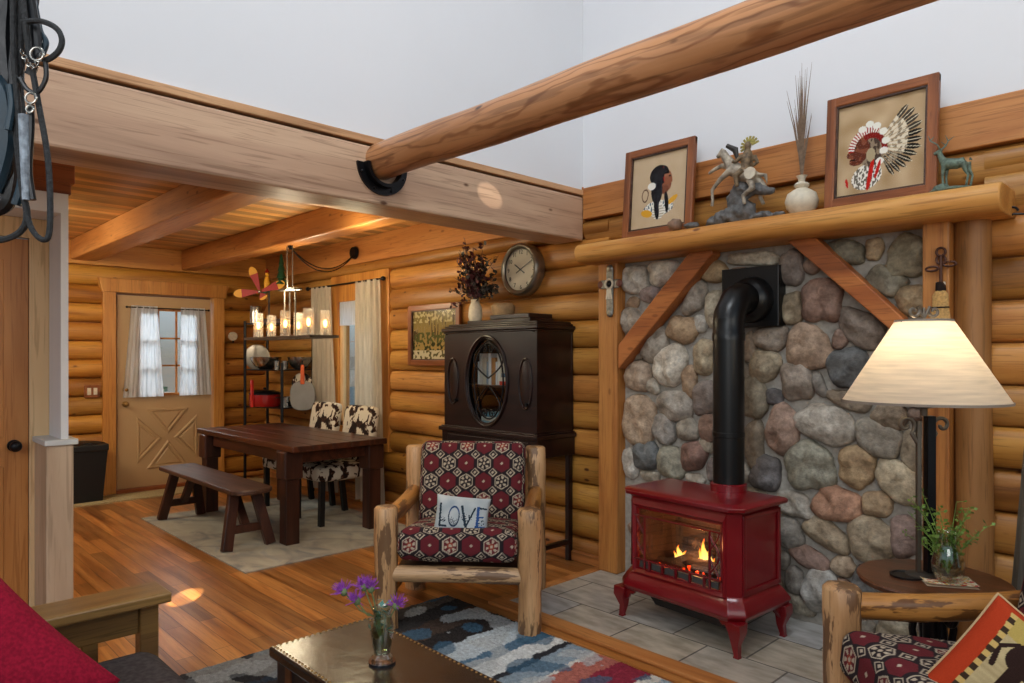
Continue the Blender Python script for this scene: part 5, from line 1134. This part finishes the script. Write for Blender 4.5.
c2 = log_chair('peeled log armchair at lower right with a bison pillow', (-.40, 2.43, 0), math.radians(-44), 5, w=.78, res=.0032)
# throw pillows
def pillow(name, label, loc, rotm, w, h, th, fn, mat, res=.003, pipe=None, parts=None):
    t = thing(name, label, 'pillow', loc); t.rotation_euler = rotm.to_euler()
    mb = MB(); nu, nv = max(24, int(w/res)), max(24, int(h/res))
    def P(sg):
        def f(u, v):
            a, b_ = 2*u-1, 2*v-1; e = max(0, (1-a**4)*(1-b_**4))**.5; px = a*w/2*(1-.06*(1-b_*b_)*abs(a)**3*0-.05*(1-abs(b_)**2)*abs(a)**6); pz = b_*h/2*(1-.05*(1-a*a)*abs(b_)**6)
            return (px, sg*(th/2*e+.003*noise.noise(Vector((px*12, pz*12, sg)))*e), pz)
        return f
    mb.grid(P(-1), nu, nv, fn); mb.grid(P(1), 24, 24, (lambda u, v: fn(.5, .97)) if fn else None)
    mb.build('pillow_cover', mat, t, 80)
    if pipe:
        pp = []
        for k in range(120):
            s = k/120*4; i = int(s); f = s-i; a, b_ = [(2*f-1, -1), (1, 2*f-1), (1-2*f, 1), (-1, 1-2*f)][i]
            px = a*w/2*(1-.05*(1-b_*b_)*abs(a)**6); pz = b_*h/2*(1-.05*(1-a*a)*abs(b_)**6); pp.append((px, 0, pz))
        MB().tube(pp, .005, 6, closed=True).build('piping', pipe, t)
    return t
def rotf(rz, rx, ry): return Matrix.Rotation(rz, 3, 'Z') @ Matrix.Rotation(rx, 3, 'X') @ Matrix.Rotation(ry, 3, 'Y')
# LOVE pillow : letters as shapes
def seg(u, v, a, b_, w):
    a = Vector(a); b_ = Vector(b_); p = Vector((u, v)); d_ = b_-a; s = max(0, min(1, (p-a).dot(d_)/d_.dot(d_))); return (p-(a+d_*s)).length < w
NB, BLU, LG = S('#23303c'), S('#2c4c80'), S('#b4b8b8')
def love(u, v):
    x, y = u, v*.74; n_ = noise.noise(Vector((x*38, y*38, 0))); w = .020*(1+.5*n_); c = mixc(LG, S('#9ca4a8'), .5+noise.noise(Vector((x*5, y*5, 3))))
    if seg(x, y, (.10, .56), (.12, .16), w) or seg(x, y, (.12, .15), (.24, .15), w*.9) or (el(x, y, .18, .27, .05, .05) < 1 and n_ > 0): return NB
    e = el(x, y, .37, .34, .105, .20)
    if .66 < e < 1: return mixc(NB, BLU, .6 if y > .4 else .1)
    if e < .62 and y < .28+.1*n_ and n_ > -.15: return mixc(NB, LG, .35)
    if seg(x, y, (.50, .54), (.60, .16), w*1.1) or seg(x, y, (.74, .52), (.60, .16), w*.8): return NB
    if el(x, y, .60, .33, .10, .07) < 1 and n_ > .18: return NB
    if seg(x, y, (.80, .54), (.80, .17), w*1.2): return BLU
    if seg(x, y, (.79, .53), (.95, .53), w*.8): return NB
    if seg(x, y, (.80, .36), (.90, .37), w*.8) or seg(x, y, (.78, .17), (.94, .18), w*1.1): return BLU
    if el(x, y, .86, .26, .08, .07) < 1 and n_ > .15: return NB
    return c
pt = atD(462, 519, 3.66)
pillow('love_pillow', 'small pale pillow lettered LOVE on the middle armchair', (pt.x, pt.y, .592), rotf(math.radians(44), math.radians(-16), math.radians(5)), .285, .20, .085, love, attrmat('love_cloth', .9, .1, .06, 300, .2), .0018)
OC, TAN, BIS, DB = S('#a8381c'), S('#a8946c'), S('#2e1e1a'), S('#3a2c20')
def bison(u, v):
    eu = u-.03*math.sin(v*PI*.9)
    if eu < .10 or v > .955: return OC
    if eu < .14: return DB if int(v*26) % 2 else S('#c0a060')
    c = mixc(TAN, S('#b8a47a'), .5+noise.noise(Vector((u*3, v*40, 1))))
    if v > .84-.15*u: c = S('#ac9450')
    f = math.radians(-24); a, b_ = u-.5, v-.5; u, v = a*math.cos(f)-b_*math.sin(f)+.508, a*math.sin(f)+b_*math.cos(f)+.20
    if el(u, v, .56, .50, .22, .13, .12) < 1 or el(u, v, .74, .56, .16, .17) < 1 or el(u, v, .90, .44, .10, .13) < 1: c = BIS
    if seg(u, v, (.42, .44), (.36, .30), .045) or seg(u, v, (.36, .30), (.30, .16), .025) or seg(u, v, (.50, .40), (.46, .26), .035) or seg(u, v, (.46, .26), (.40, .14), .02): c = BIS
    if seg(u, v, (.72, .42), (.68, .2), .035) or seg(u, v, (.82, .42), (.84, .18), .03) or seg(u, v, (.40, .58), (.30, .54), .012) or seg(u, v, (.30, .54), (.28, .42), .016): c = BIS
    if abs(math.hypot(u-.74, v-.62)-.06) < .012 and u > .74: c = S('#b0a08c')
    return c
def hang(corner, R_, lx, lz): return corner-R_ @ Vector((lx, 0, lz))
Rb = rotf(math.radians(20), math.radians(-20), math.radians(38)); pc = hang(atD(998, 594, 1.95), Rb, -.21, .21)
pillow('bison_pillow', 'rust and tan throw pillow with a dark bison', tuple(pc), Rb, .42, .42, .15, bison, attrmat('bison_cloth', .9, .1, .1, 300, .3), .002, plain('cream_piping', '#b89a70', .8))
# dark slanted board at the right edge
pb = atD(1010, 590, 2.75); t = thing('leaning_board', 'weathered dark grey board leaning behind the right armchair', 'board', (pb.x, pb.y, 0), az)
mb = MB(); mb.prism([(-.03, 0.014), (.10, .014), (.22, 1.12), (.07, 1.12)], -.015, .015); mb.build('board', 'greywood' if False else wood('weathered', '#4a443c', '#5c564c', '#2a241e', 'Z', 2, 8, .8, .2), t, 0)

# ---------------------------------------------------------------- SIDE TABLE + LAMP
TB = Vector((-.79, 2.93, 0)); TZ = .60
t = thing('side_table', 'round dark wood side table on scrolled black iron pedestal', 'table', (TB.x, TB.y, .014))
mb = MB(); mb.lathe([(0, TZ-.045), (.235, TZ-.045), (.25, TZ-.035), (.255, TZ-.02), (.25, TZ-.014), (0, TZ-.014)], n=56); mb.build('tabletop', 'sidetop', t, 30)
MB().tube([(0, 0, .02), (0, 0, TZ-.045)], .034, 20).build('pedestal', 'iron', t)
for k in range(4):
    a = k*PI/2+.75; c_, s_ = math.cos(a), math.sin(a); mb = MB()
    pts = []
    for i in range(17): th = PI*1.9*i/16; r = .022+.028*(i/16); pts.append((.105+r*math.cos(th-PI*1.0), TZ-.115+r*math.sin(th-PI*1.0)))
    pts += [(.075, TZ-.20), (.06, TZ-.30), (.085, TZ-.40), (.13, .10), (.19, .03), (.22, .012)]
    mb.tube([(c_*p[0], s_*p[0], p[1]) for p in pts], .013, 8); mb.build('scroll_leg', 'iron', t)
TOP = TZ
t = thing('table_lamp', 'tall twin-rod iron lamp with wide linen cone shade', 'lamp', (-.822, 2.935, TOP))
mb = MB(); mb.lathe([(0, 0), (.062, 0), (.062, .006), (.045, .012), (.02, .016), (0, .016)], n=28); mb.build('base', plain('lamp_pewter', '#54504a', .4, .6), t)
RDv = RD
def rd(a, z): return Vector((RD.x*a, RD.y*a, z))
MB().obox(rd(.022, .01), rd(.022, .60), .034, .03, RD).build('main_bar', 'iron', t, 0, bevel=.002)
MB().obox(rd(-.02, .01), rd(-.02, .58), .014, .014, RD).build('side_rod', 'bronze', t, 0)
for s in (-1, 1):
    mb = MB(); pts = []
    for i in range(20): th = 2*PI*1.15*i/19; r = .006+.031*(i/19); pts.append((s*(.068)+s*r*math.cos(th)*-1+0, .565-r*math.sin(th)))
    mb.tube([rd(p[0], p[1]) for p in pts]+[rd(s*.025, .50)], .0075, 8); mb.build('scroll', 'bronze', t)
mb = MB(); mb.lathe([(0, .625), (.055, .635), (.058, .64), (0, .642)], n=24); mb.build('drip_plate', 'bronze', t)
MB().tube([(0, 0, .60), (0, 0, .74)], .013, 12).build('socket', 'bronze', t)
MB().ell((0, 0, .78), (.03, .03, .04), 14).build('bulb', emis('lamp_bulb', '#ffd8a0', 6), t)
SB, STp = .652, .955
mb = MB(); mb.lathe([(.278, SB), (.097, STp)], n=72); sh = mb.build('lamp_shade', 'shade', t, 80)
for pf_ in ([(.279, SB-.003), (.280, SB+.006)], [(.099, STp-.006), (.098, STp+.004)]): MB().lathe(pf_, n=72).build('shade_trim', M.setdefault('ttrim', plain('taupe_trim', '#8c8074', .7)), sh)
mb = MB()
for k in range(3): mb.tube([(0, 0, STp-.01), (math.cos(k*2.09)*.10, math.sin(k*2.09)*.10, STp-.004)], .0025, 6)
mb.tube([(0, 0, .74), (.045, 0, .80), (.03, 0, .90), (0, 0, STp-.01)], .002, 6); mb.tube([(0, 0, .74), (-.045, 0, .80), (-.03, 0, .90), (0, 0, STp-.01)], .002, 6); mb.build('harp', 'bronze', t)
mb = MB(); mb.tube([(0, 0, STp-.01), (0, 0, STp+.05)], .006, 8)
for s in (-1, 1):
    mb.tube([rd(s*(.038-(.006+.018*i/16)*math.cos(i*.45)), STp+.035+(.006+.018*i/16)*math.sin(i*.45)) for i in range(17)]+[rd(0, STp+.01)], .006, 8)
mb.build('finial', 'bronze', t)
# things on the side table
pq = Vector((-.865, 2.885, TOP)); tag(MB().lathe([(0, 0), (.056, 0), (.058, .008), (.05, .008), (.048, .004), (0, .004)], n=32).build('coaster', 'plastic', loc=pq), 'round black coaster on the side table', 'coaster')
q = atD(950, 583, 2.545)
def platec(u, v):
    n_ = noise.noise(Vector((u*9, v*9, 2))); n2 = noise.noise(Vector((u*14, v*14, 7)))
    return S('#b02c34') if n_ > .22 else (S('#c89838') if n2 > .2 else (S('#5c7c4c') if n2 < -.3 else S('#e0d0b4')))
mb = MB(); mb.grid(lambda u, v: Vector(((2*u-1)*.085, (2*v-1)*.058, .006+.006*(abs(2*u-1)**6+abs(2*v-1)**6)/2)), 40, 30, platec); mb.grid(lambda u, v: Vector(((2*u-1)*.083, (2*v-1)*.056, .0)), 4, 4, lambda u, v: S('#e0d0b4'))
tag(mb.build('floral_tray', M['paint'], loc=(-.735, 2.905, TOP+.001), rot=(0, 0, az-.25)), 'small floral painted tray under the glass vase', 'tray')
t = thing('glass_vase', 'clear glass vase of leafy green sprigs on side table', 'vase', (-.735, 2.905, TOP+.0105)); t.scale = (1.25, 1.25, 1.25)
mb = MB(); mb.lathe([(0, 0), (.026, 0), (.04, .02), (.043, .05), (.034, .09), (.026, .115), (.033, .14), (.030, .14), (.023, .115), (.031, .09), (.040, .05), (.036, .02), (0, .006)], n=32); mb.build('vase_body', 'vaseglass', t)
mb = MB(); mb.lathe([(0, .008), (.034, .02), (.039, .05), (.033, .075), (0, .075)], n=24); mb.build('water', glassmat('water', (.85, .92, .88), .03, .3), t)
def sprigs(t, n, sp, h0, h1, base, leafmat, stemmat, seed, L=(.012, .02), per=14, sc=1, spread=1):
    rr = random.Random(seed); ms = MB(); ml = MB()
    for k in range(n):
        a = rr.uniform(0, 2*PI); s0 = rr.uniform(.2, 1)*sp; h = rr.uniform(h0, h1)
        pts = [Vector((math.cos(a)*(s0*s**1.4)+RD.x*0, math.sin(a)*s0*s**1.4, base+h*s-.03*s*s*(s0/sp))) for s in (0, .25, .5, .75, 1)]
        ms.tube(pts, [.0018, .0016, .0014, .001, .0006], 5)
        for q_ in range(per):
            i = rr.uniform(1, 3.99); p = pts[int(i)].lerp(pts[int(i)+1], i % 1); d_ = Vector((rr.uniform(-1, 1), rr.uniform(-1, 1), rr.uniform(-.2, 1))).normalized(); e_ = d_.cross(Vector((rr.random(), rr.random(), rr.random()))).normalized(); l_ = rr.uniform(*L)
            tip = p+d_*rr.uniform(.005, .02); ms.tube([p, tip], .0006, 4, cap=False)
            ml.add([tip, tip+d_*l_*.5+e_*l_*.4, tip+d_*l_, tip+d_*l_*.5-e_*l_*.4], [(0, 1, 2, 3)])
    ms.build('stem', stemmat, t); o = ml.build('leaves', leafmat, t, 0); o['kind'] = 'stuff'
sprigs(t, 24, .12, .10, .25, .02, 'leafg', 'leafg', 11, L=(.009, .016), per=18)

# ---------------------------------------------------------------- LIVING RUG
RC = [(-3.30, '#5c5650'), (-3.12, '#34302e'), (-2.95, '#4a3a30'), (-2.78, '#2c2624'), (-2.66, '#a4acb0'), (-2.50, '#4a6478'), (-2.40, '#b8bab8'), (-2.28, '#26262a'), (-2.24, '#7c8a94'), (-2.12, '#c0bcb4'), (-2.10, '#9c5c50'), (-1.96, '#7c2434'), (-1.80, '#bcb8b0'), (-1.74, '#8c98a0'), (-1.60, '#3c5c74'), (-1.45, '#b8b4ac'), (-1.3, '#6c2c34'), (-1.15, '#4a6478'), (-1.0, '#a8a49c')]
RCs = [(a, tuple(min(.75, q*(1.35 if a > -2.7 else 1.0)+.01) for q in S(b_))) for a, b_ in RC]
def rugc(x, y):
    xx = x+.05*noise.noise(Vector((x*3, y*2.2, 4)))+.02*noise.noise(Vector((x*14, y*14, 2))); c = RCs[0][1]
    if y < 1.6: xx += .0
    for a, q in RCs:
        if xx >= a: c = q
    n_ = noise.noise(Vector((x*6, y*5, 9)))
    if -2.06 < xx < -1.82: n_ *= .5
    if n_ > .22: c = mixc(c, S('#45657c'), .75)
    elif n_ < -.25: c = mixc(c, S('#b8bcbc'), .7)
    if y < 1.9 and x < -2.6: c = mixc(c, S('#8c8a86') if noise.noise(Vector((x*4, y*9, 1))) > -.15 else S('#2e2c2e'), .75)
    k = 1+.35*noise.noise(Vector((x*60, y*60, 0))); return tuple(v*k for v in c)
mb = MB(); rx0, rx1, ry0, ry1 = -3.27, -1.0, .86, 2.62
rr = random.Random(4)
def rp(u, v):
    x, y = rx0+(rx1-rx0)*u, ry0+(ry1-ry0)*v; e = min(1, min(u, 1-u, v, 1-v)*40)
    return Vector((x+rr.uniform(-.004, .004), y+rr.uniform(-.004, .004), .004+e*(.018+.009*rr.random()+.006*noise.noise(Vector((x*15, y*15, 0))))))
mb.grid(rp, 300, 280, lambda u, v: rugc(rx0+(rx1-rx0)*u, ry0+(ry1-ry0)*v))
tag(mb.build('shag_rug', 'rug', smooth=60), 'blue, white, brown and burgundy banded shag rug by coffee table', 'rug')
# ---------------------------------------------------------------- COFFEE TABLE
cz_ = .45; t = thing('coffee_table', 'dark leather topped trunk coffee table with brass nailheads', 'coffee table', (-1.65, 1.24, .028))
hx, hy, H = .61, .195, cz_-.028
MB().box(-hx, hx, -hy, hy, H-.035, H).build('top', 'coffee', t, 0, bevel=.008)
MB().box(-hx+.02, hx-.02, -hy+.02, hy-.02, .05, H-.035).build('trunk_body', plain('trunk_black', '#14161a', .4, var=.3), t, 0, bevel=.004)
mb = MB()
for s in (-1, 1):
    for x in (-.5, -.18, .18, .5): mb.box(x-.02, x+.02, s*(hy-.02)-.006, s*(hy-.02)+.006, .05, H-.035)
    for y in (-.15, .0, .15): mb.box(s*(hx-.02)-.006, s*(hx-.02)+.006, y-.018, y+.018, .05, H-.035)
mb.build('wood_strap', 'sidetop', t, 0, bevel=.002)
mb = MB()
def nails(p0, p1, st_=.021):
    L = (Vector(p1)-Vector(p0)).length; n = int(L/st_)
    for k in range(n+1): q = Vector(p0).lerp(Vector(p1), k/n); mb.ell(q, (.0045, .0045, .003), 8)
for (a, b2) in (((-hx+.016, -hy+.016), (hx-.016, -hy+.016)), ((-hx+.016, hy-.016), (hx-.016, hy-.016)), ((-hx+.016, -hy+.016), (-hx+.016, hy-.016)), ((hx-.016, -hy+.016), (hx-.016, hy-.016))): nails((*a, H+.001), (*b2, H+.001))
o = mb.build('nailheads', 'brass', t); o['kind'] = 'stuff'
for s in (-1, 1):
    for f in (-1, 1): MB().box(s*(hx-.07)-.03, s*(hx-.07)+.03, f*(hy-.06)-.03, f*(hy-.06)+.03, 0, .05).build('foot', 'darkZ', t, 0)
vp = Vector((-1.89, 1.25, cz_+.0)); tag(MB().lathe([(0, 0), (.042, 0), (.043, .007), (0, .007)], n=32).build('coaster', plain('glass_coaster', '#1c242c', .1, coat=1), loc=(vp.x, vp.y, cz_+.0005)), 'round dark coaster under the flower vase', 'coaster')
t = thing('thistle_vase', 'clear footed glass vase of purple thistles on coffee table', 'vase', (vp.x, vp.y, cz_+.008))
mb = MB(); mb.lathe([(0, 0), (.034, 0), (.034, .012), (.024, .022), (.030, .05), (.038, .10), (.030, .135), (.027, .15), (.034, .168), (.031, .168), (.024, .15), (.027, .135), (.035, .10), (.027, .05), (.02, .026), (0, .024)], n=36); mb.build('vase_body', 'vaseglass', t)
mb = MB(); mb.lathe([(0, .027), (.024, .04), (.033, .09), (.031, .10), (0, .10)], n=24); mb.build('water', glassmat('gold_water', (.85, .80, .6), .04, .3), t)
def fl(px, py): return atD(px, py, 2.23)-Vector((vp.x, vp.y, cz_+.008))
for k, (px, py, dx) in enumerate(((344, 592, -.03), (371, 589, 0), (396, 606, .03), (357, 601, -.01), (364, 587, 0))):
    h = fl(px, py); mb = MB(); b0 = Vector((.0, 0, .05)); mid = b0.lerp(h, .6)+Vector((-.2*(h.x)*.3, 0, .01)); mb.tube([b0, Vector((h.x*.25, h.y*.25, .14)), mid, h], .0022, 6); s_ = mb.build('stem', 'stem', t)
    up = (h-mid).normalized(); MB().ell(h, (.012, .012, .014), 12).build('flower_bud', 'stem', s_)
    mb = MB(); rr = random.Random(k)
    for q in range(46):
        d_ = (up*.7+Vector((rr.uniform(-1, 1), rr.uniform(-1, 1), rr.uniform(-.8, 1)))*.9).normalized(); mb.tube([h+d_*.008, h+d_*rr.uniform(.026, .044)], [.0022, .0008], 4, cap=False)
    mb.build('petals', 'flower', s_, 0)
mb = MB(); rr = random.Random(8)
for q in range(26):
    p = Vector((rr.uniform(-.03, .03), rr.uniform(-.03, .03), rr.uniform(.08, .19))); d_ = Vector((rr.uniform(-1, 1), rr.uniform(-1, 1), rr.uniform(0, 1))).normalized(); e_ = d_.cross(Vector((0, .3, 1))).normalized(); mb.add([p, p+d_*.015+e_*.008, p+d_*.03, p+d_*.015-e_*.008], [(0, 1, 2, 3)])
mb.build('leaves', plain('eucalyptus', '#4c7a6c', .5, var=.3, scale=50), t, 0)

# ---------------------------------------------------------------- SOFA
t = thing('mission_sofa', 'mission oak sofa arm and charcoal seat cushion at lower left', 'sofa', (-1.75, .35, 0))
O = Vector((-1.75, .35, 0))
def sb(name, x0, x1, y0, y1, z0, z1, mat='sofawood', bev=.005, par=None): return MB().box(x0-O.x, x1-O.x, y0-O.y, y1-O.y, z0, z1).build(name, mat, par or t, 0, bevel=bev)
for xa in (-2.72, -.98):
    sb('arm', xa, xa+.17, -.15, .835, .577, .612, bev=.006); sb('arm_apron', xa+.065, xa+.095, -.1, .76, .47, .577)
    sb('leg', xa+.055, xa+.115, .75, .81, 0, .587); sb('leg', xa+.055, xa+.115, -.12, -.06, 0, .587)
    for y in (.10, .26, .42, .58): sb('arm_slat', xa+.07, xa+.09, y, y+.05, .2, .49)
    sb('lower_rail', xa+.065, xa+.10, -.1, .76, .15, .21)
sb('front_rail', -2.6, -.85, .74, .77, .20, .30); sb('back_rail', -2.6, -.85, -.12, -.09, .20, .80)
mb = rbox(1.66, .82, .17, .05, 20, .01)
for v in mb.v: v.x += -1.71-O.x; v.y += .36-O.y; v.z += .375
mb.build('seat_cushion', 'sofacush', t, 80)
Rr = rotf(math.radians(72), math.radians(-20), math.radians(48)); pillow('red_pillow', 'crimson velvet throw pillow on the sofa at lower left', tuple(hang(atD(121, 680, 1.85), Rr, .26, .25)), Rr, .52, .50, .17, None, 'redpillow', .01)

# ---------------------------------------------------------------- HORSE TACK upper left
t = thing('horse_tack', 'black leather horse tack with rope loops hanging at upper left', 'tack', tuple(atD(20, 0, 1.2)))
O = Vector(t.location)
def tk(lst, r, mat, name, n=8, dd=0):
    pts = [atD(a, b_, 1.2+(c_[0] if c_ else 0)+dd)-O for a, b_, *c_ in lst]
    # smooth
    P = []
    for i in range(len(pts)-1):
        p0, p1, p2, p3 = pts[max(0, i-1)], pts[i], pts[i+1], pts[min(len(pts)-1, i+2)]
        for s in [k/6 for k in range(6)]:
            P.append(.5*((2*p1)+(p2-p0)*s+(2*p0-5*p1+4*p2-p3)*s*s+(-p0+3*p1-3*p2+p3)*s**3))
    P.append(pts[-1]); mb = MB(); mb.tube(P, r, n); return mb.build(name, mat, t)
tk([(12, -60), (13, 0), (14, 60), (19, 120), (22, 180), (30, 225), (44, 240), (50, 225), (48, 160), (36, 90), (26, 30), (18, -60)], .0048, 'rope', 'rope_loop')
tk([(20, -60), (20, 0), (20, 60), (16, 120), (22, 185), (27, 215), (20, 232), (0, 240), (-20, 235)], .0055, 'rope', 'rope_loop', dd=.01)
tk([(22, 22), (40, 21), (56, 28), (62, 40), (58, 52), (46, 60), (38, 55)], .0048, 'rope', 'rope_loop', dd=.0)
tk([(45, 60), (46, 78), (38, 92), (28, 90), (20, 78)], .004, 'leather', 'strap')
tk([(31, 105), (31, 130), (29, 170), (33, 200)], .0055, 'leather', 'strap')
tk([(27, -60), (31, 0), (36, 30), (38, 60)], .008, 'leather', 'strap', dd=.02)
tk([(24, -60), (26, 0), (32, 30), (34, 60), (30, 75)], .008, 'leather', 'strap', dd=.03)
tk([(5, -60), (6, 0), (4, 40), (8, 90), (14, 130), (12, 180), (4, 205), (-20, 212)], .014, 'leather', 'strap', dd=.04)
tk([(-3, -60), (-2, 0), (0, 60), (-4, 120), (-10, 180)], .022, 'leather', 'strap', dd=.06)
tk([(8, 130), (12, 105), (10, 85)], .006, 'bluestrap', 'strap', dd=.0)
tk([(-6, 80), (4, 100), (6, 140), (0, 170), (-8, 190)], .016, 'bluestrap', 'strap', dd=.02)
tk([(18, 135), (24, 155), (22, 185), (16, 205)], .008, 'bluestrap', 'strap', dd=.015)
tk([(34, 0), (40, 30), (46, 42), (42, 55)], .005, 'bluestrap', 'strap', dd=.03)
rt = random.Random(12)
for k in range(9):
    x0 = rt.uniform(0, 34); x1 = x0*.7+rt.uniform(-2, 5); e_ = rt.uniform(120, 205)
    tk([(x0, -60), (x0+2, 0), (x1+rt.uniform(-3, 3), e_*.45), (x1, e_*.8), (x1-5, e_), (x1-18, e_+8)], rt.uniform(.006, .012), rt.choice(('leather', 'leather', 'rope')), 'strap', dd=.03+.008*k)
for k in range(9):
    p = atD(22+2.4*k, 52+12*math.sin(k/8*PI)+k*.5, 1.19)-O; mb = MB(); ax = (k % 2)
    mb.tube([p+Vector((RD.x*.004*math.cos(a), RD.y*.004*math.cos(a), .0035*math.sin(a))) if ax else p+Vector((FD.x*.004*math.cos(a), FD.y*.004*math.cos(a), .0045*math.sin(a))) for a in [2*PI*i/12 for i in range(12)]], .0011, 5, closed=True); mb.build('chain_link', 'steel', t)
for px, py, r in ((31, 98, .009), (37, 54, .011), (30, 109, .006)):
    p = atD(px, py, 1.19)-O; mb = MB(); mb.tube([p+RD*r*math.cos(a)+Vector((0, 0, r*math.sin(a))) for a in [2*PI*i/20 for i in range(20)]], .002, 6, closed=True); mb.build('metal_ring', 'steel', t)
mb = MB(); mb.tube([atD(24, 115, 1.195)-O, atD(26, 200, 1.195)-O], [.009, .006], 10); mb.build('braided_strap', plain('whitish_braid', '#8c98a4', .5, var=.5, scale=90), t)
mb = MB(); mb.tube([atD(-40, -45, 1.24)-O, atD(60, -45, 1.24)-O], .012, 10); mb.build('hanger_bar', 'iron', t)
mb = MB(); mb.tube([atD(15, -45, 1.24)-O, atD(15, -45, 1.24)-O+Vector((0, 0, 5.4-2.11))], .004, 6); mb.build('hanger_line', 'iron', t)

# ---------------------------------------------------------------- LIGHT
def light(kind, loc, e, c, size=.1, tgt=None, sy=None, name='lamp', spot=None, blend=.5):
    l = bpy.data.lights.new(name, kind); l.energy = e; l.color = c
    if kind == 'AREA': l.shape = 'RECTANGLE'; l.size = size; l.size_y = sy or size
    elif kind in ('POINT', 'SPOT'): l.shadow_soft_size = size
    if spot: l.spot_size = math.radians(spot); l.spot_blend = blend
    o = bpy.data.objects.new(name, l); col.objects.link(o); o.location = loc
    if tgt is not None: o.rotation_euler = (Vector(tgt)-Vector(loc)).to_track_quat('-Z', 'Y').to_euler()
    return o
light('AREA', (1.6, -3.6, 3.0), 95, (1, .97, .94), 3.2, (-2.2, 2.6, .8), 2.2, 'south_window_light')
light('AREA', (-.2, -3.0, 4.9), 82, (.90, .96, 1), 2.6, (-3.0, 2.0, 3.4), 1.4, 'loft_window_light')
light('AREA', (-.9, 1.2, 5.2), 75, (.88, .94, 1), 1.2, (-1.5, 2.1, 2.4), .8, 'skylight')
light('AREA', (1.9, 1.4, 2.4), 26, (1, .94, .84), 1.8, (-2.0, 3.2, .8), 1.6, 'east_window_light')
light('AREA', (-3.62, 1.9, 2.50), 26, (1, .82, .56), .25, (-5.6, 2.5, .6), 2.4, 'dining_warm_fill')  # added warm fill tucked unseen behind the header, standing in for recessed lights
light('AREA', (-6.6, .4, 2.25), 42, (1, .88, .68), 1.4, (-7.6, 2.3, .6), .8, 'kitchen_light')
light('POINT', (-5.70, 2.83, 2.00), 32, (1, .84, .56), .12, name='chandelier_glow')
light('POINT', (-4.45, 2.7, 2.2), 16, (1, .88, .56), .15, name='wall_glow')
light('POINT', (-.822, 2.935, TOP+.82), 3.6, (1, .80, .54), .03, name='lamp_glow')
light('POINT', (-1.95, 3.20, .46), 5, (1, .42, .14), .03, name='fire_glow')
light('AREA', (-6.1, 5.2, 3.4), 120, (.78, .92, 1), 1.4, (-6.0, 3.6, 1.3), 1.4, 'dining_daylight')
light('AREA', (-9.9, 2.6, 3.0), 140, (.86, .94, 1), 1.4, (-8.1, 2.62, 1.4), 1.4, 'door_daylight')
light('SPOT', (.3, -2.6, 3.6), 16000, (1, .9, .75), .01, (-4.33, 1.49, 0), name='sun_shaft', spot=1.4, blend=.3)
light('SPOT', (.8, -1.6, 3.9), 1500, (1, .9, .78), .01, (-3.15, 2.85, 2.40), name='sun_shaft', spot=1.3, blend=.2)
w = bpy.data.worlds.new('world'); bpy.context.scene.world = w; w.use_nodes = True
nt = w.node_tree; bg = nt.nodes['Background']; bg.inputs[1].default_value = .7
tc = N(nt, 'ShaderNodeTexCoord'); sp = N(nt, 'ShaderNodeSeparateXYZ'); nt.links.new(tc.outputs['Generated'], sp.inputs[0])
nt.links.new(ramp(nt, sp.outputs[2], [(0, S('#b8b4ac')), (.06, S('#dcecf4')), (.5, S('#a8c8e8'))]), bg.inputs[0])
# ---------------------------------------------------------------- CAMERA
cam = bpy.data.cameras.new('camera'); co = bpy.data.objects.new('camera', cam); col.objects.link(co)
co.location = (0, 0, HC); fwd = Vector((-CC, SS, 0)); co.rotation_euler = fwd.to_track_quat('-Z', 'Y').to_euler()
cam.sensor_width = 36; cam.lens = FPX/1024*36; cam.shift_y = (HOR-341.5)/1024; cam.clip_start = .05
sc = bpy.context.scene; sc.camera = co
sc.view_settings.view_transform = 'Standard'; sc.view_settings.look = 'None'; sc.view_settings.exposure = -0.2
